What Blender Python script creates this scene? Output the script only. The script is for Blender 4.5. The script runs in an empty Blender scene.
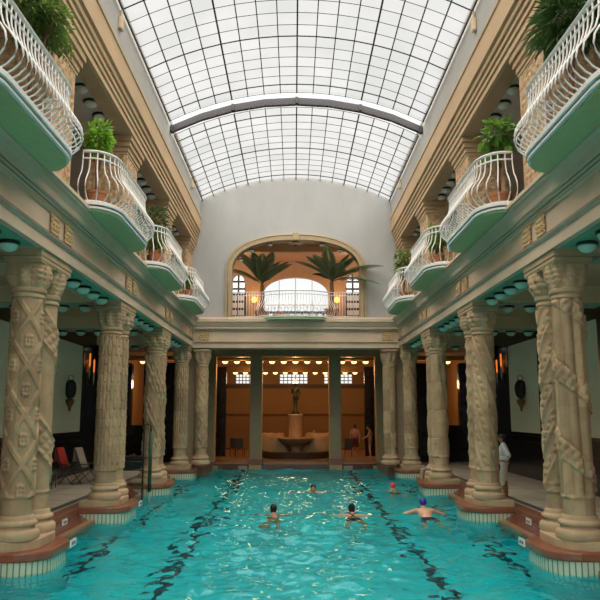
import bpy, math, random
import numpy as np
from mathutils import Vector, Matrix
random.seed(7); rng = np.random.default_rng(7)
S = bpy.context.scene; C = S.collection
PI = math.pi
ORD = ['first','second','third','fourth','fifth','sixth','seventh','eighth','ninth','tenth','eleventh','twelfth','thirteenth','fourteenth']

# ------------------------------------------------------------------ materials
def nmat(name):
    m = bpy.data.materials.new(name); m.use_nodes = True
    nt = m.node_tree; nt.nodes.clear()
    return m, nt, nt.nodes.new, nt.links.new
def M(name, c, rough=.6, c2=None, nscale=3., bump=0., bscale=20., metal=0., block=0., stretch=(1,1,1), spec=.5, grime=0., gcol=(.10,.09,.07)):
    m, nt, N, L = nmat(name)
    out = N('ShaderNodeOutputMaterial'); b = N('ShaderNodeBsdfPrincipled'); L(b.outputs[0], out.inputs[0])
    b.inputs['Roughness'].default_value = rough; b.inputs['Metallic'].default_value = metal
    b.inputs['Specular IOR Level'].default_value = spec
    b.inputs['Base Color'].default_value = (*c, 1)
    tc = N('ShaderNodeTexCoord'); mp = N('ShaderNodeMapping'); mp.inputs['Scale'].default_value = stretch
    L(tc.outputs['Object'], mp.inputs[0]); col = None
    if c2 is not None:
        n = N('ShaderNodeTexNoise'); n.inputs['Scale'].default_value = nscale; n.inputs['Detail'].default_value = 6
        n.inputs['Roughness'].default_value = .65
        L(mp.outputs[0], n.inputs[0])
        r = N('ShaderNodeValToRGB'); r.color_ramp.elements[0].position = .32; r.color_ramp.elements[1].position = .68
        r.color_ramp.elements[0].color = (*c2, 1); r.color_ramp.elements[1].color = (*c, 1)
        L(n.outputs[0], r.inputs[0]); col = r.outputs[0]
    if block:
        sx = N('ShaderNodeVectorMath'); sx.operation = 'SNAP'; sx.inputs[1].default_value = (50, 50, block)
        L(tc.outputs['Object'], sx.inputs[0])
        oi = N('ShaderNodeObjectInfo'); ad = N('ShaderNodeVectorMath'); L(sx.outputs[0], ad.inputs[0]); L(oi.outputs['Location'], ad.inputs[1])
        w = N('ShaderNodeTexWhiteNoise'); L(ad.outputs[0], w.inputs[0])
        mr = N('ShaderNodeMapRange'); mr.inputs[3].default_value = .72; mr.inputs[4].default_value = 1.18
        L(w.outputs[0], mr.inputs[0])
        mx = N('ShaderNodeMix'); mx.data_type = 'RGBA'; mx.blend_type = 'MULTIPLY'; mx.inputs[0].default_value = 1
        L(col, mx.inputs[6]); L(mr.outputs[0], mx.inputs[7]); col = mx.outputs[2]
    if grime:
        n2 = N('ShaderNodeTexNoise'); n2.inputs['Scale'].default_value = nscale*4; n2.inputs['Detail'].default_value = 8
        L(mp.outputs[0], n2.inputs[0])
        mr2 = N('ShaderNodeMapRange'); mr2.inputs[1].default_value = .55; mr2.inputs[2].default_value = .75; mr2.inputs[4].default_value = grime
        L(n2.outputs[0], mr2.inputs[0])
        mx2 = N('ShaderNodeMix'); mx2.data_type = 'RGBA'; L(mr2.outputs[0], mx2.inputs[0]); L(col, mx2.inputs[6]); mx2.inputs[7].default_value = (*gcol, 1)
        col = mx2.outputs[2]
    if col: L(col, b.inputs['Base Color'])
    if bump:
        n = N('ShaderNodeTexNoise'); n.inputs['Scale'].default_value = bscale; n.inputs['Detail'].default_value = 5
        L(mp.outputs[0], n.inputs[0])
        bp = N('ShaderNodeBump'); bp.inputs['Strength'].default_value = bump; bp.inputs['Distance'].default_value = .02
        L(n.outputs[0], bp.inputs['Height']); L(bp.outputs[0], b.inputs['Normal'])
    return m
def emis(name, c, s):
    m, nt, N, L = nmat(name); out = N('ShaderNodeOutputMaterial'); e = N('ShaderNodeEmission')
    e.inputs[0].default_value = (*c, 1); e.inputs[1].default_value = s; L(e.outputs[0], out.inputs[0]); return m

m_stone = M('column_stone', (.55,.395,.235), .75, (.36,.25,.145), 2.2, .35, 45, block=.93, grime=.6, gcol=(.22,.16,.10))
m_base = M('base_stone', (.54,.39,.235), .7, (.40,.29,.18), 3, .2, 30, grime=.3, gcol=(.28,.22,.15))
m_ent = M('entablature_stone', (.72,.56,.42), .8, (.56,.44,.33), 1.3, .2, 25, grime=.3, gcol=(.34,.28,.19), stretch=(1,.5,1))
m_grn_mould = M('olive_moulding', (.26,.25,.19), .7, (.19,.19,.15), 3)
m_orn = M('carved_tan_stone', (.64,.44,.22), .8, (.50,.36,.20), 9, .3, 60)
m_wood = M('upper_cornice_tan', (.58,.405,.24), .7, (.47,.325,.19), 1.2, .1, 20, stretch=(1,.25,1))
m_soffit = M('soffit_brown', (.46,.31,.19), .7, (.38,.26,.16), 2)
m_greywall = M('grey_render', (.44,.44,.42), .85, (.37,.37,.355), 2, stretch=(1,.3,1))
m_plaster = M('back_wall_plaster', (.455,.465,.475), .9, (.39,.40,.405), .9, .15, 18, grime=.22, gcol=(.40,.37,.32), stretch=(1,1,.4))
m_tan = M('arch_frame_tan', (.46,.36,.22), .7, (.38,.30,.19), 4)
m_ceil_tan = M('gallery_ceiling_tan', (.58,.38,.22), .8, (.5,.33,.19), 2)
m_gal = M('gallery_grey', (.50,.46,.41), .85, (.42,.39,.35), 2)
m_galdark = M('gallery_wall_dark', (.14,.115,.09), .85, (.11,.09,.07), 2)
m_green = M('green_soffit', (.12,.42,.29), .5, (.10,.36,.25), 4)
m_green2 = M('grey_green_soffit', (.30,.42,.33), .6, (.25,.36,.28), 4)
m_beam = M('aisle_beam_brown', (.74,.56,.38), .7, (.62,.47,.32), 2)
m_slab = M('balcony_green', (.42,.55,.30), .55, (.36,.49,.26), 6)
m_white = M('white_painted_iron', (.84,.84,.83), .4)
m_stripe = M('dark_rim_stripe', (.10,.10,.10), .5)
m_globe = M('aqua_glass_globe', (.52,.82,.72), .25, (.45,.74,.64), 8)
m_globe_w = M('pale_glass_globe', (.62,.64,.60), .25)
m_black = M('black_lamp_rim', (.012,.013,.014), .4)
m_red = M('red_marble', (.30,.115,.065), .3, (.22,.08,.05), 5, grime=.35, gcol=(.40,.22,.14))
m_apron = M('shaded_wet_red_marble',(.17,.06,.04),.22,(.12,.045,.03),5,grime=.3,gcol=(.26,.13,.09))  # wet red marble, with the apron's shading darkened into the colour
m_redledge = M('wet_brown_ledge', (.40,.20,.10), .3, (.30,.15,.08), 6)
m_deck = M('deck_stone_tiles', (.70,.60,.47), .35, (.58,.50,.40), 1.5, .05, 10)
m_decksteel = M('drain_grate_dark', (.10,.10,.11), .4)
m_panel = M('pale_wall_panel', (.84,.83,.68), .6, (.78,.77,.64), 1)
m_blackwall = M('black_marble', (.012,.012,.013), .18, (.02,.019,.018), 4)
m_darkbrown = M('dark_brown_wall', (.05,.035,.02), .5)
m_olive = M('olive_grey_pier', (.36,.27,.165), .6, (.30,.22,.135), 3)
m_gold = M('gold_lining', (.62,.33,.08), .4, metal=.3)
m_hall = M('hall_tan_wall', (.30,.185,.085), .8, (.26,.16,.075), 1)
m_hallfloor = M('hall_floor_terracotta', (.42,.22,.10), .35, (.34,.18,.09), 3)
m_rock = M('fountain_stone', (.55,.36,.20), .6, (.40,.26,.15), 3, .6, 10)
m_bronze = M('dark_bronze', (.05,.055,.045), .4, (.03,.05,.04), 8, metal=.6)
m_darkrail = M('weathered_grey_stone',(.10,.10,.10),.8,(.07,.07,.07),6)
m_steel = M('girder_grey', (.04,.04,.05), .5)
m_bar = M('glazing_bar_dark', (.055,.055,.065), .5)
m_flash = M('white_flashing', (.9,.9,.9), .5)
m_ladder = M('dark_green_steel', (.015,.03,.025), .35)
m_sleeve = M('green_padded_sleeve', (.02,.07,.05), .6)
m_tile = None
def leafy(name,c,c2,tr=.35):
    m=M(name,c,.5,c2,9); nt=m.node_tree; out=[n for n in nt.nodes if n.type=='OUTPUT_MATERIAL'][0]; b=[n for n in nt.nodes if n.type=='BSDF_PRINCIPLED'][0]
    t=nt.nodes.new('ShaderNodeBsdfTranslucent'); t.inputs[0].default_value=(c[0]*1.3,c[1]*1.3,c[2],1); mx=nt.nodes.new('ShaderNodeMixShader'); mx.inputs[0].default_value=tr
    nt.links.new(b.outputs[0],mx.inputs[1]); nt.links.new(t.outputs[0],mx.inputs[2]); nt.links.new(mx.outputs[0],out.inputs[0]); return m
m_leaf = leafy('leaf_green', (.16,.26,.07), (.09,.16,.045))
m_leaf2 = leafy('bright_leaf_green', (.27,.50,.07), (.13,.32,.04))
m_leaf3 = leafy('mid_leaf_green', (.15,.30,.06), (.08,.18,.04))
m_leaf4 = leafy('dark_leaf_green', (.07,.15,.045), (.04,.09,.03), .2)
m_palm = leafy('palm_frond_green', (.16,.21,.11), (.10,.14,.075),.25)
m_stem = M('plant_stem_brown', (.26,.13,.06), .8, (.18,.09,.045), 12)
m_terra = M('terracotta', (.42,.17,.07), .8, (.34,.13,.06), 8)
m_navy = M('dark_blue_vase', (.012,.022,.03), .25)
m_brass = M('dull_brass', (.22,.14,.05), .4, metal=.5)
m_skin = M('skin', (.58,.30,.17), .5, (.52,.26,.15), 6)
m_skin2 = M('tanned_skin', (.40,.20,.11), .5, (.36,.18,.10), 6)
m_skin3 = M('pale_skin', (.66,.38,.24), .5, (.60,.33,.21), 6)
m_hair = M('black_hair', (.012,.010,.010), .5)
m_blue = M('blue_cap', (.012,.03,.36), .4)
m_pink = M('pink_red_cap', (.80,.02,.08), .4)
m_trunk = M('dark_swimwear', (.012,.018,.028), .6)
m_redcloth = M('dark_red_cloth', (.16,.03,.02), .8)
m_shirt = M('white_cloth', (.78,.80,.82), .8, (.70,.72,.75), 8)
m_trous = M('off_white_trousers', (.68,.62,.56), .8, (.62,.56,.50), 6)
m_boot = M('brown_leather', (.36,.14,.045), .45, (.28,.11,.04), 6)
m_towel = M('red_towel', (.70,.05,.04), .9)
m_towel2 = M('beige_towel', (.52,.42,.32), .9, (.45,.36,.28), 6)
m_chair = M('grey_chair_frame', (.09,.095,.10), .4)
m_sling = M('dark_sling_fabric', (.05,.055,.06), .8)
m_sign = M('white_enamel_sign', (.78,.77,.74), .4)
m_signink = M('sign_dark_marks', (.10,.11,.13), .5)
m_lamp = emis('warm_lit_globe', (1,.56,.22), 3.2)
m_lampO = emis('orange_lit_globe', (1,.42,.07), 3.0)
m_amber = emis('amber_lit_glass', (1,.26,.05), .8)

# pool tile band (vertical pale green staves)
def mk_tile():
    m, nt, N, L = nmat('pale_green_stave_tiles'); out = N('ShaderNodeOutputMaterial'); b = N('ShaderNodeBsdfPrincipled'); L(b.outputs[0], out.inputs[0])
    b.inputs['Roughness'].default_value = .25
    uv = N('ShaderNodeUVMap'); w = N('ShaderNodeTexWave'); w.bands_direction = 'X'; w.inputs['Scale'].default_value = 3.2
    L(uv.outputs[0], w.inputs[0]); r = N('ShaderNodeValToRGB')
    r.color_ramp.elements[0].position = .06; r.color_ramp.elements[0].color = (.16,.24,.19,1)
    r.color_ramp.elements[1].position = .2; r.color_ramp.elements[1].color = (.58,.66,.50,1)
    L(w.outputs['Fac'], r.inputs[0]); L(r.outputs[0], b.inputs['Base Color']); return m
m_tile = mk_tile()
# pool basin: inner lane lines of dark tile, outer lines painted for dark reflections
def mk_basin():
    m, nt, N, L = nmat('turquoise_pool_tiles'); out = N('ShaderNodeOutputMaterial'); b = N('ShaderNodeBsdfPrincipled'); L(b.outputs[0], out.inputs[0])
    b.inputs['Roughness'].default_value = .4
    tc = N('ShaderNodeTexCoord'); sp = N('ShaderNodeSeparateXYZ'); L(tc.outputs['Object'], sp.inputs[0])
    n = N('ShaderNodeTexNoise'); n.inputs['Scale'].default_value = .5; L(tc.outputs['Object'], n.inputs[0])
    r = N('ShaderNodeValToRGB'); r.color_ramp.elements[0].position=.3; r.color_ramp.elements[1].position=.7
    r.color_ramp.elements[0].color = (.004,.55,.63,1); r.color_ramp.elements[1].color = (.02,.72,.78,1); L(n.outputs[0], r.inputs[0])
    col = r.outputs[0]; acc = None
    for x0, w in ((-4.45,.10), (-2.55,.105), (2.68,.105), (4.5,.10)):
        a = N('ShaderNodeMath'); a.operation='SUBTRACT'; L(sp.outputs[0], a.inputs[0]); a.inputs[1].default_value = x0
        ab = N('ShaderNodeMath'); ab.operation='ABSOLUTE'; L(a.outputs[0], ab.inputs[0])
        lt = N('ShaderNodeMath'); lt.operation='LESS_THAN'; L(ab.outputs[0], lt.inputs[0]); lt.inputs[1].default_value = w
        if acc is None: acc = lt.outputs[0]
        else:
            mx = N('ShaderNodeMath'); mx.operation='MAXIMUM'; L(acc, mx.inputs[0]); L(lt.outputs[0], mx.inputs[1]); acc = mx.outputs[0]
    mix = N('ShaderNodeMix'); mix.data_type='RGBA'; L(acc, mix.inputs[0]); L(col, mix.inputs[6]); mix.inputs[7].default_value = (.006,.018,.05,1)
    L(mix.outputs[2], b.inputs['Base Color']); return m
m_basin = mk_basin()
m_under = M('turquoise_bulge_tiles',(.02,.56,.62),.4)
def mk_water():
    m, nt, N, L = nmat('pool_water'); out = N('ShaderNodeOutputMaterial'); g = N('ShaderNodeBsdfGlass')
    g.inputs['IOR'].default_value = 1.27; g.inputs['Roughness'].default_value = .0; g.inputs['Color'].default_value = (.66,.99,1,1)
    tc = N('ShaderNodeTexCoord'); n = N('ShaderNodeTexNoise'); n.inputs['Scale'].default_value = 6; n.inputs['Detail'].default_value = 3
    L(tc.outputs['Object'], n.inputs[0]); bp = N('ShaderNodeBump'); bp.inputs['Strength'].default_value = .3; bp.inputs['Distance'].default_value = .03
    L(n.outputs[0], bp.inputs['Height']); L(bp.outputs[0], g.inputs['Normal'])
    L(g.outputs[0], out.inputs[0]); return m
m_water = mk_water()
def mk_pane():
    m, nt, N, L = nmat('skylight_glass'); out = N('ShaderNodeOutputMaterial'); t = N('ShaderNodeBsdfTransparent'); d = N('ShaderNodeBsdfTranslucent'); mx = N('ShaderNodeMixShader')
    at = N('ShaderNodeAttribute'); at.attribute_name = 'rnd'
    tc = N('ShaderNodeTexCoord'); n = N('ShaderNodeTexNoise'); n.inputs['Scale'].default_value = .6; n.inputs['Detail'].default_value=4; L(tc.outputs['Object'], n.inputs[0])
    ad = N('ShaderNodeMath'); ad.operation = 'MULTIPLY_ADD'; ad.inputs[1].default_value = .2; L(at.outputs['Fac'], ad.inputs[0]); L(n.outputs[0], ad.inputs[2])
    r = N('ShaderNodeValToRGB'); r.color_ramp.elements[0].position = .38; r.color_ramp.elements[1].position = .95
    r.color_ramp.elements[0].color = (.56,.575,.57,1); r.color_ramp.elements[1].color = (.70,.70,.695,1)
    L(ad.outputs[0], r.inputs[0]); L(r.outputs[0], t.inputs[0]); L(r.outputs[0], d.inputs[0])
    mx.inputs[0].default_value = .06; L(t.outputs[0], mx.inputs[1]); L(d.outputs[0], mx.inputs[2]); L(mx.outputs[0], out.inputs[0]); return m
m_pane = mk_pane()
def mk_glass():
    m, nt, N, L = nmat('window_glass'); out = N('ShaderNodeOutputMaterial'); t = N('ShaderNodeBsdfTransparent'); g = N('ShaderNodeBsdfGlossy'); mx = N('ShaderNodeMixShader')
    g.inputs['Roughness'].default_value = .05; t.inputs[0].default_value = (.95,.97,.97,1); mx.inputs[0].default_value = .06
    L(t.outputs[0], mx.inputs[1]); L(g.outputs[0], mx.inputs[2]); L(mx.outputs[0], out.inputs[0]); return m
m_glass = mk_glass()

# ------------------------------------------------------------------ mesh builder
class MB:
    def __init__(s): s.v=[]; s.f=[]; s.uv=None
    def add(s, V, F):
        o=len(s.v); s.v.extend([tuple(p) for p in V]); s.f.extend([tuple(i+o for i in f) for f in F]); return s
    def box(s,x0,x1,y0,y1,z0,z1):
        x0,x1=min(x0,x1),max(x0,x1); y0,y1=min(y0,y1),max(y0,y1)
        V=[(x,y,z) for z in (z0,z1) for y in (y0,y1) for x in (x0,x1)]
        return s.add(V,[(0,2,3,1),(4,5,7,6),(0,1,5,4),(2,6,7,3),(0,4,6,2),(1,3,7,5)])
    def prism(s,poly,z0,z1):
        a=sum(poly[i][0]*poly[(i+1)%len(poly)][1]-poly[(i+1)%len(poly)][0]*poly[i][1] for i in range(len(poly)))
        if a<0: poly=poly[::-1]
        n=len(poly); V=[(x,y,z0) for x,y in poly]+[(x,y,z1) for x,y in poly]
        F=[tuple(range(n))[::-1],tuple(range(n,2*n))]+[(i,(i+1)%n,n+(i+1)%n,n+i) for i in range(n)]
        return s.add(V,F)
    def sweepY(s,prof,y0,y1,sx=1):   # closed polygon (x,z) extruded along Y
        n=len(prof); V=[(sx*x,y0,z) for x,z in prof]+[(sx*x,y1,z) for x,z in prof]
        return s.add(V,[tuple(range(n)),tuple(range(n,2*n))[::-1]]+[(i,n+i,n+(i+1)%n,(i+1)%n) for i in range(n)])
    def sweepX(s,prof,x0,x1):        # closed polygon (y,z) extruded along X
        n=len(prof); V=[(x0,y,z) for y,z in prof]+[(x1,y,z) for y,z in prof]
        return s.add(V,[tuple(range(n)),tuple(range(n,2*n))[::-1]]+[(i,n+i,n+(i+1)%n,(i+1)%n) for i in range(n)])
    def lathe(s,prof,c=(0,0,0),n=24):
        V=[];F=[]
        for r,z in prof:
            for k in range(n): a=2*PI*k/n; V.append((c[0]+r*math.cos(a),c[1]+r*math.sin(a),c[2]+z))
        for i in range(len(prof)-1):
            for k in range(n): F.append((i*n+k,i*n+(k+1)%n,(i+1)*n+(k+1)%n,(i+1)*n+k))
        F.append(tuple(range(n))[::-1]); m=(len(prof)-1)*n; F.append(tuple(range(m,m+n)))
        return s.add(V,F)
    def tube(s,pts,r,n=8,closed=False,flat=1.):
        pts=[Vector(p) for p in pts]; m=len(pts); V=[];F=[]; up=Vector((0,0,1))
        for i,p in enumerate(pts):
            a=pts[(i-1)%m] if (closed or i>0) else p; b=pts[(i+1)%m] if (closed or i<m-1) else p
            t=(b-a).normalized()
            u=up if abs(t.dot(up))<.93 else Vector((1,0,0))
            x=t.cross(u).normalized(); y=x.cross(t).normalized()
            rr=r[i] if isinstance(r,(list,tuple)) else r
            for k in range(n): q=2*PI*k/n; V.append(p+x*(rr*math.cos(q))+y*(rr*flat*math.sin(q)))
        for i in range(m if closed else m-1):
            j=(i+1)%m
            for k in range(n): F.append((i*n+k,i*n+(k+1)%n,j*n+(k+1)%n,j*n+k))
        if not closed: F.append(tuple(range(n))[::-1]); F.append(tuple(range((m-1)*n,m*n)))
        return s.add(V,F)
    def ell(s,c,r,nu=16,nv=10,rot=None):
        V=[];F=[]; c=Vector(c)
        for j in range(1,nv):
            b=-PI/2+PI*j/nv
            for k in range(nu):
                a=2*PI*k/nu; p=Vector((r[0]*math.cos(b)*math.cos(a),r[1]*math.cos(b)*math.sin(a),r[2]*math.sin(b)))
                if rot: p=rot@p
                V.append(c+p)
        for j in range(nv-2):
            for k in range(nu): F.append((j*nu+k,j*nu+(k+1)%nu,(j+1)*nu+(k+1)%nu,(j+1)*nu+k))
        p0=Vector((0,0,-r[2])); p1=Vector((0,0,r[2]))
        if rot: p0=rot@p0; p1=rot@p1
        i0=len(V); V.append(c+p0); V.append(c+p1)
        for k in range(nu):
            F.append((i0,(k+1)%nu,k)); m=(nv-2)*nu; F.append((m+k,m+(k+1)%nu,i0+1))
        return s.add(V,F)
    def cap(s,p0,p1,r0,r1,n=12):
        p0=Vector(p0);p1=Vector(p1)
        s.tube([p0,p0.lerp(p1,.5),p1],[r0,(r0+r1)/2,r1],n); s.ell(p0,(r0,)*3,12,8); s.ell(p1,(r1,)*3,12,8); return s
    def leaf(s,p,d,n,l,w):   # pointed bent leaf, two quads thick enough to read from both sides
        d=d.normalized(); sd=d.cross(n).normalized(); n=sd.cross(d)
        a=p; b=p+d*l*.35+sd*w*.5+n*l*.04; c=p+d*l*.35-sd*w*.5+n*l*.04; m=p+d*l*.45-n*l*.02; e=p+d*l-n*l*.18
        g=p+d*l*.75+sd*w*.32-n*l*.04; h=p+d*l*.75-sd*w*.32-n*l*.04
        return s.add([a,b,c,m,e,g,h],[(0,1,3),(0,3,2),(1,5,3),(3,6,2),(5,4,3),(3,4,6)])
    def mesh(s,name,mat,smooth=False):
        me=bpy.data.meshes.new(name); me.from_pydata([tuple(p) for p in s.v],[],s.f)
        if s.uv: 
            u=me.uv_layers.new(name='UVMap')
            for l in me.loops: u.data[l.index].uv=s.uv[l.vertex_index]
        me.validate(); me.update()
        if smooth: me.polygons.foreach_set('use_smooth',[True]*len(me.polygons))
        me.materials.append(mat); return me
    def build(s,name,mat,parent=None,loc=(0,0,0),smooth=False,bevel=0,rz=0,split=None):
        return put(s.mesh(name,mat,smooth),name,parent,loc,rz,bevel,split)
def put(me,name,parent=None,loc=(0,0,0),rz=0,bevel=0,split=None):
    o=bpy.data.objects.new(name,me); C.objects.link(o); o.location=loc; o.rotation_euler=(0,0,rz)
    if parent: o.parent=parent
    if bevel:
        b=o.modifiers.new('b','BEVEL'); b.width=bevel; b.segments=2; b.limit_method='ANGLE'
    if split:
        e=o.modifiers.new('e','EDGE_SPLIT'); e.split_angle=math.radians(split)
    return o
def struct(o,label=None):
    o['kind']='structure'
    if label: o['label']=label
    return o
def tag(o,label,cat,group=None,kind=None):
    o['label']=label; o['category']=cat
    if group: o['group']=group
    if kind: o['kind']=kind
    return o
def thing(name,label,cat,loc=(0,0,0),rz=0,group=None):
    o=bpy.data.objects.new(name,None); C.objects.link(o); o.location=loc; o.rotation_euler=(0,0,rz); o.empty_display_size=.1
    return tag(o,label,cat,group)
def side(sx): return 'left' if sx<0 else 'right'

# ------------------------------------------------------------------ constants
CAMX,CAMH=-.08,2.29
PAIRS=[13.35,19.3,25.25]; YEND=31.0
WX=4.53            # frieze plane
WATER=-.36; YB=31.3
EDGE=5.4           # straight pool wall; deck begins here
AW=8.5             # aisle wall
Y0=-4.0            # hall starts behind the camera
POOLEND=36.0

# ------------------------------------------------------------------ pool
mb=MB(); mb.box(-5.5,5.5,Y0+3,POOLEND+.3,-2.5,-2.1); struct(mb.build('floor_pool',m_basin),'turquoise tiled pool bottom with dark lane lines and painted dark reflections')
mb=MB()
for sx in(-1,1): mb.box(sx*5.35,sx*5.6,Y0+3,POOLEND,-2.2,-.5)
mb.box(-5.4,5.4,POOLEND-.02,POOLEND+.25,-2.2,-.5); mb.box(-5.4,5.4,Y0+2.9,Y0+3,-2.2,-.5)
struct(mb.build('wall_pool_basin',m_basin))
# water surface
nx,ny=300,1050
xs=np.linspace(-5.38,5.38,nx); ys=np.linspace(Y0+3,POOLEND-.03,ny); X,Y=np.meshgrid(xs,ys)
Z=np.zeros_like(X)
for i in range(90):
    lam=.22*(1.7/.22)**rng.random(); a=rng.random()*2*PI; k=2*PI/lam
    Z+=.0040*lam**.8*np.sin(k*(X*math.cos(a)*.85+Y*math.sin(a))+rng.random()*6.3+.8*np.sin(.9*X+1.1*Y+i))
amp=1+.5*np.sin(.5*X+.3*Y)*np.sin(.27*Y-.4*X)
Z=WATER+Z*amp
V=np.stack([X.ravel(),Y.ravel(),Z.ravel()],1); idx=np.arange(nx*ny).reshape(ny,nx)
F=np.stack([idx[:-1,:-1].ravel(),idx[:-1,1:].ravel(),idx[1:,1:].ravel(),idx[1:,:-1].ravel()],1)
def npmesh(name,V,F,mat,smooth=True):
    me=bpy.data.meshes.new(name); me.from_pydata(V.tolist(),[],F.tolist()); me.update()
    if smooth: me.polygons.foreach_set('use_smooth',[True]*len(me.polygons))
    me.materials.append(mat); return me
o=put(npmesh('pool_water',V,F,m_water),'pool_water'); tag(o,'rippled turquoise water filling the swimming pool','water',kind='stuff')

# curbs: straight red marble pool wall plus rounded bulge around every column pair
def bulge(yc,half,xin,off=0.,n=10,xr=5.6):
    # plan outline (|x|,y) of a rounded projection
    r=.6-off*.3; y0,y1=yc-half-off,yc+half+off; x0=xin-off
    P=[(xr,y0)]
    for k in range(n+1): a=PI/2*k/n; P.append((x0+r-r*math.sin(a)*1.0,y0+r*.9-r*.9*math.cos(a)))
    for k in range(n+1): a=PI/2*k/n; P.append((x0+r-r*math.cos(a),y1-r*.9+r*.9*math.sin(a)))
    P.append((xr,y1)); return P
def band(P,sx,z0,z1):
    mb=MB(); mb.uv=[]; d=0
    for i,(x,y) in enumerate(P):
        if i: d+=math.hypot(x-P[i-1][0],y-P[i-1][1])
        mb.v+= [(sx*x,y,z0),(sx*x,y,z1)]; mb.uv+=[(d,0),(d,1)]
    for i in range(len(P)-1): mb.f.append((2*i,2*i+2,2*i+3,2*i+1))
    return mb
BUL=[(y,.90) for y in [7.4]+PAIRS]+[(YEND+.42,.90)]
for sx in(-1,1):
    mb=MB()
    mb.box(sx*EDGE,sx*5.75,Y0+3,30.6,-.14,0.0)            # coping
    mb.box(sx*(EDGE+.03),sx*5.6,Y0+3,30.6,-.42,-.14)       # wall face
    cur=struct(mb.build('trim_curb_'+side(sx),m_red,bevel=.015),'red-brown marble pool curb')
    mb=MB(); mb.box(sx*4.98,sx*5.14,Y0+3,30.6,-.9,-.285); mb.build('ledge',m_redledge,cur,bevel=.012); mb=MB(); mb.sweepY([(5.6,-.13),(5.42,-.13),(5.13,-.31),(5.13,-.8),(5.6,-.8)],Y0+3,30.6,sx); mb.build('sloping_apron',m_apron,cur)
    for yc,h in BUL:
        mb=MB(); mb.prism([(sx*x,y) for x,y in bulge(yc,h,4.2)],-.15,.005); mb.build('rounded_coping',m_red,cur,bevel=.03)
        P=bulge(yc,h-.03,4.24); band(P,sx,-.46,-.14).build('stave_tiles',m_tile,cur,smooth=True); band(P,sx,-2.15,-.46).build('underwater_face',m_under,cur,smooth=True)
        if yc<31:
            mb=MB(); mb.prism([(sx*x,y) for x,y in bulge(yc,.855,4.45,0,xr=5.42)],0.0,.17); mb.build('plinth_block',m_base,cur,bevel=.02)
        else:
            mb=MB(); mb.prism([(sx*x,y) for x,y in bulge(yc,.84,4.44,0,xr=5.42)],0.0,.17); mb.build('plinth_block',m_base,cur,bevel=.02)
# deck floors
for sx in(-1,1):
    mb=MB(); mb.box(sx*5.55,sx*AW,Y0,36,-.3,-.004); fl=struct(mb.build('floor_deck_'+side(sx),m_deck),'grey stone deck beside the pool')
    mb=MB(); mb.box(sx*5.80,sx*6.0,Y0,31,-.02,.003); mb.build('drain_strip',m_decksteel,fl)
    mb=MB()
    for y in np.arange(2,35,1.5): mb.box(sx*6.02,sx*AW,y,y+.012,-.02,-.001)
    mb.box(sx*7.2,sx*7.212,Y0,35,-.02,-.001); mb.build('joint_lines',m_decksteel,fl)
    mb=MB(); mb.box(sx*4.0,sx*5.6,31.9,36.2,-.6,0); struct(mb.build('floor_alcove_'+side(sx),m_red))

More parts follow.
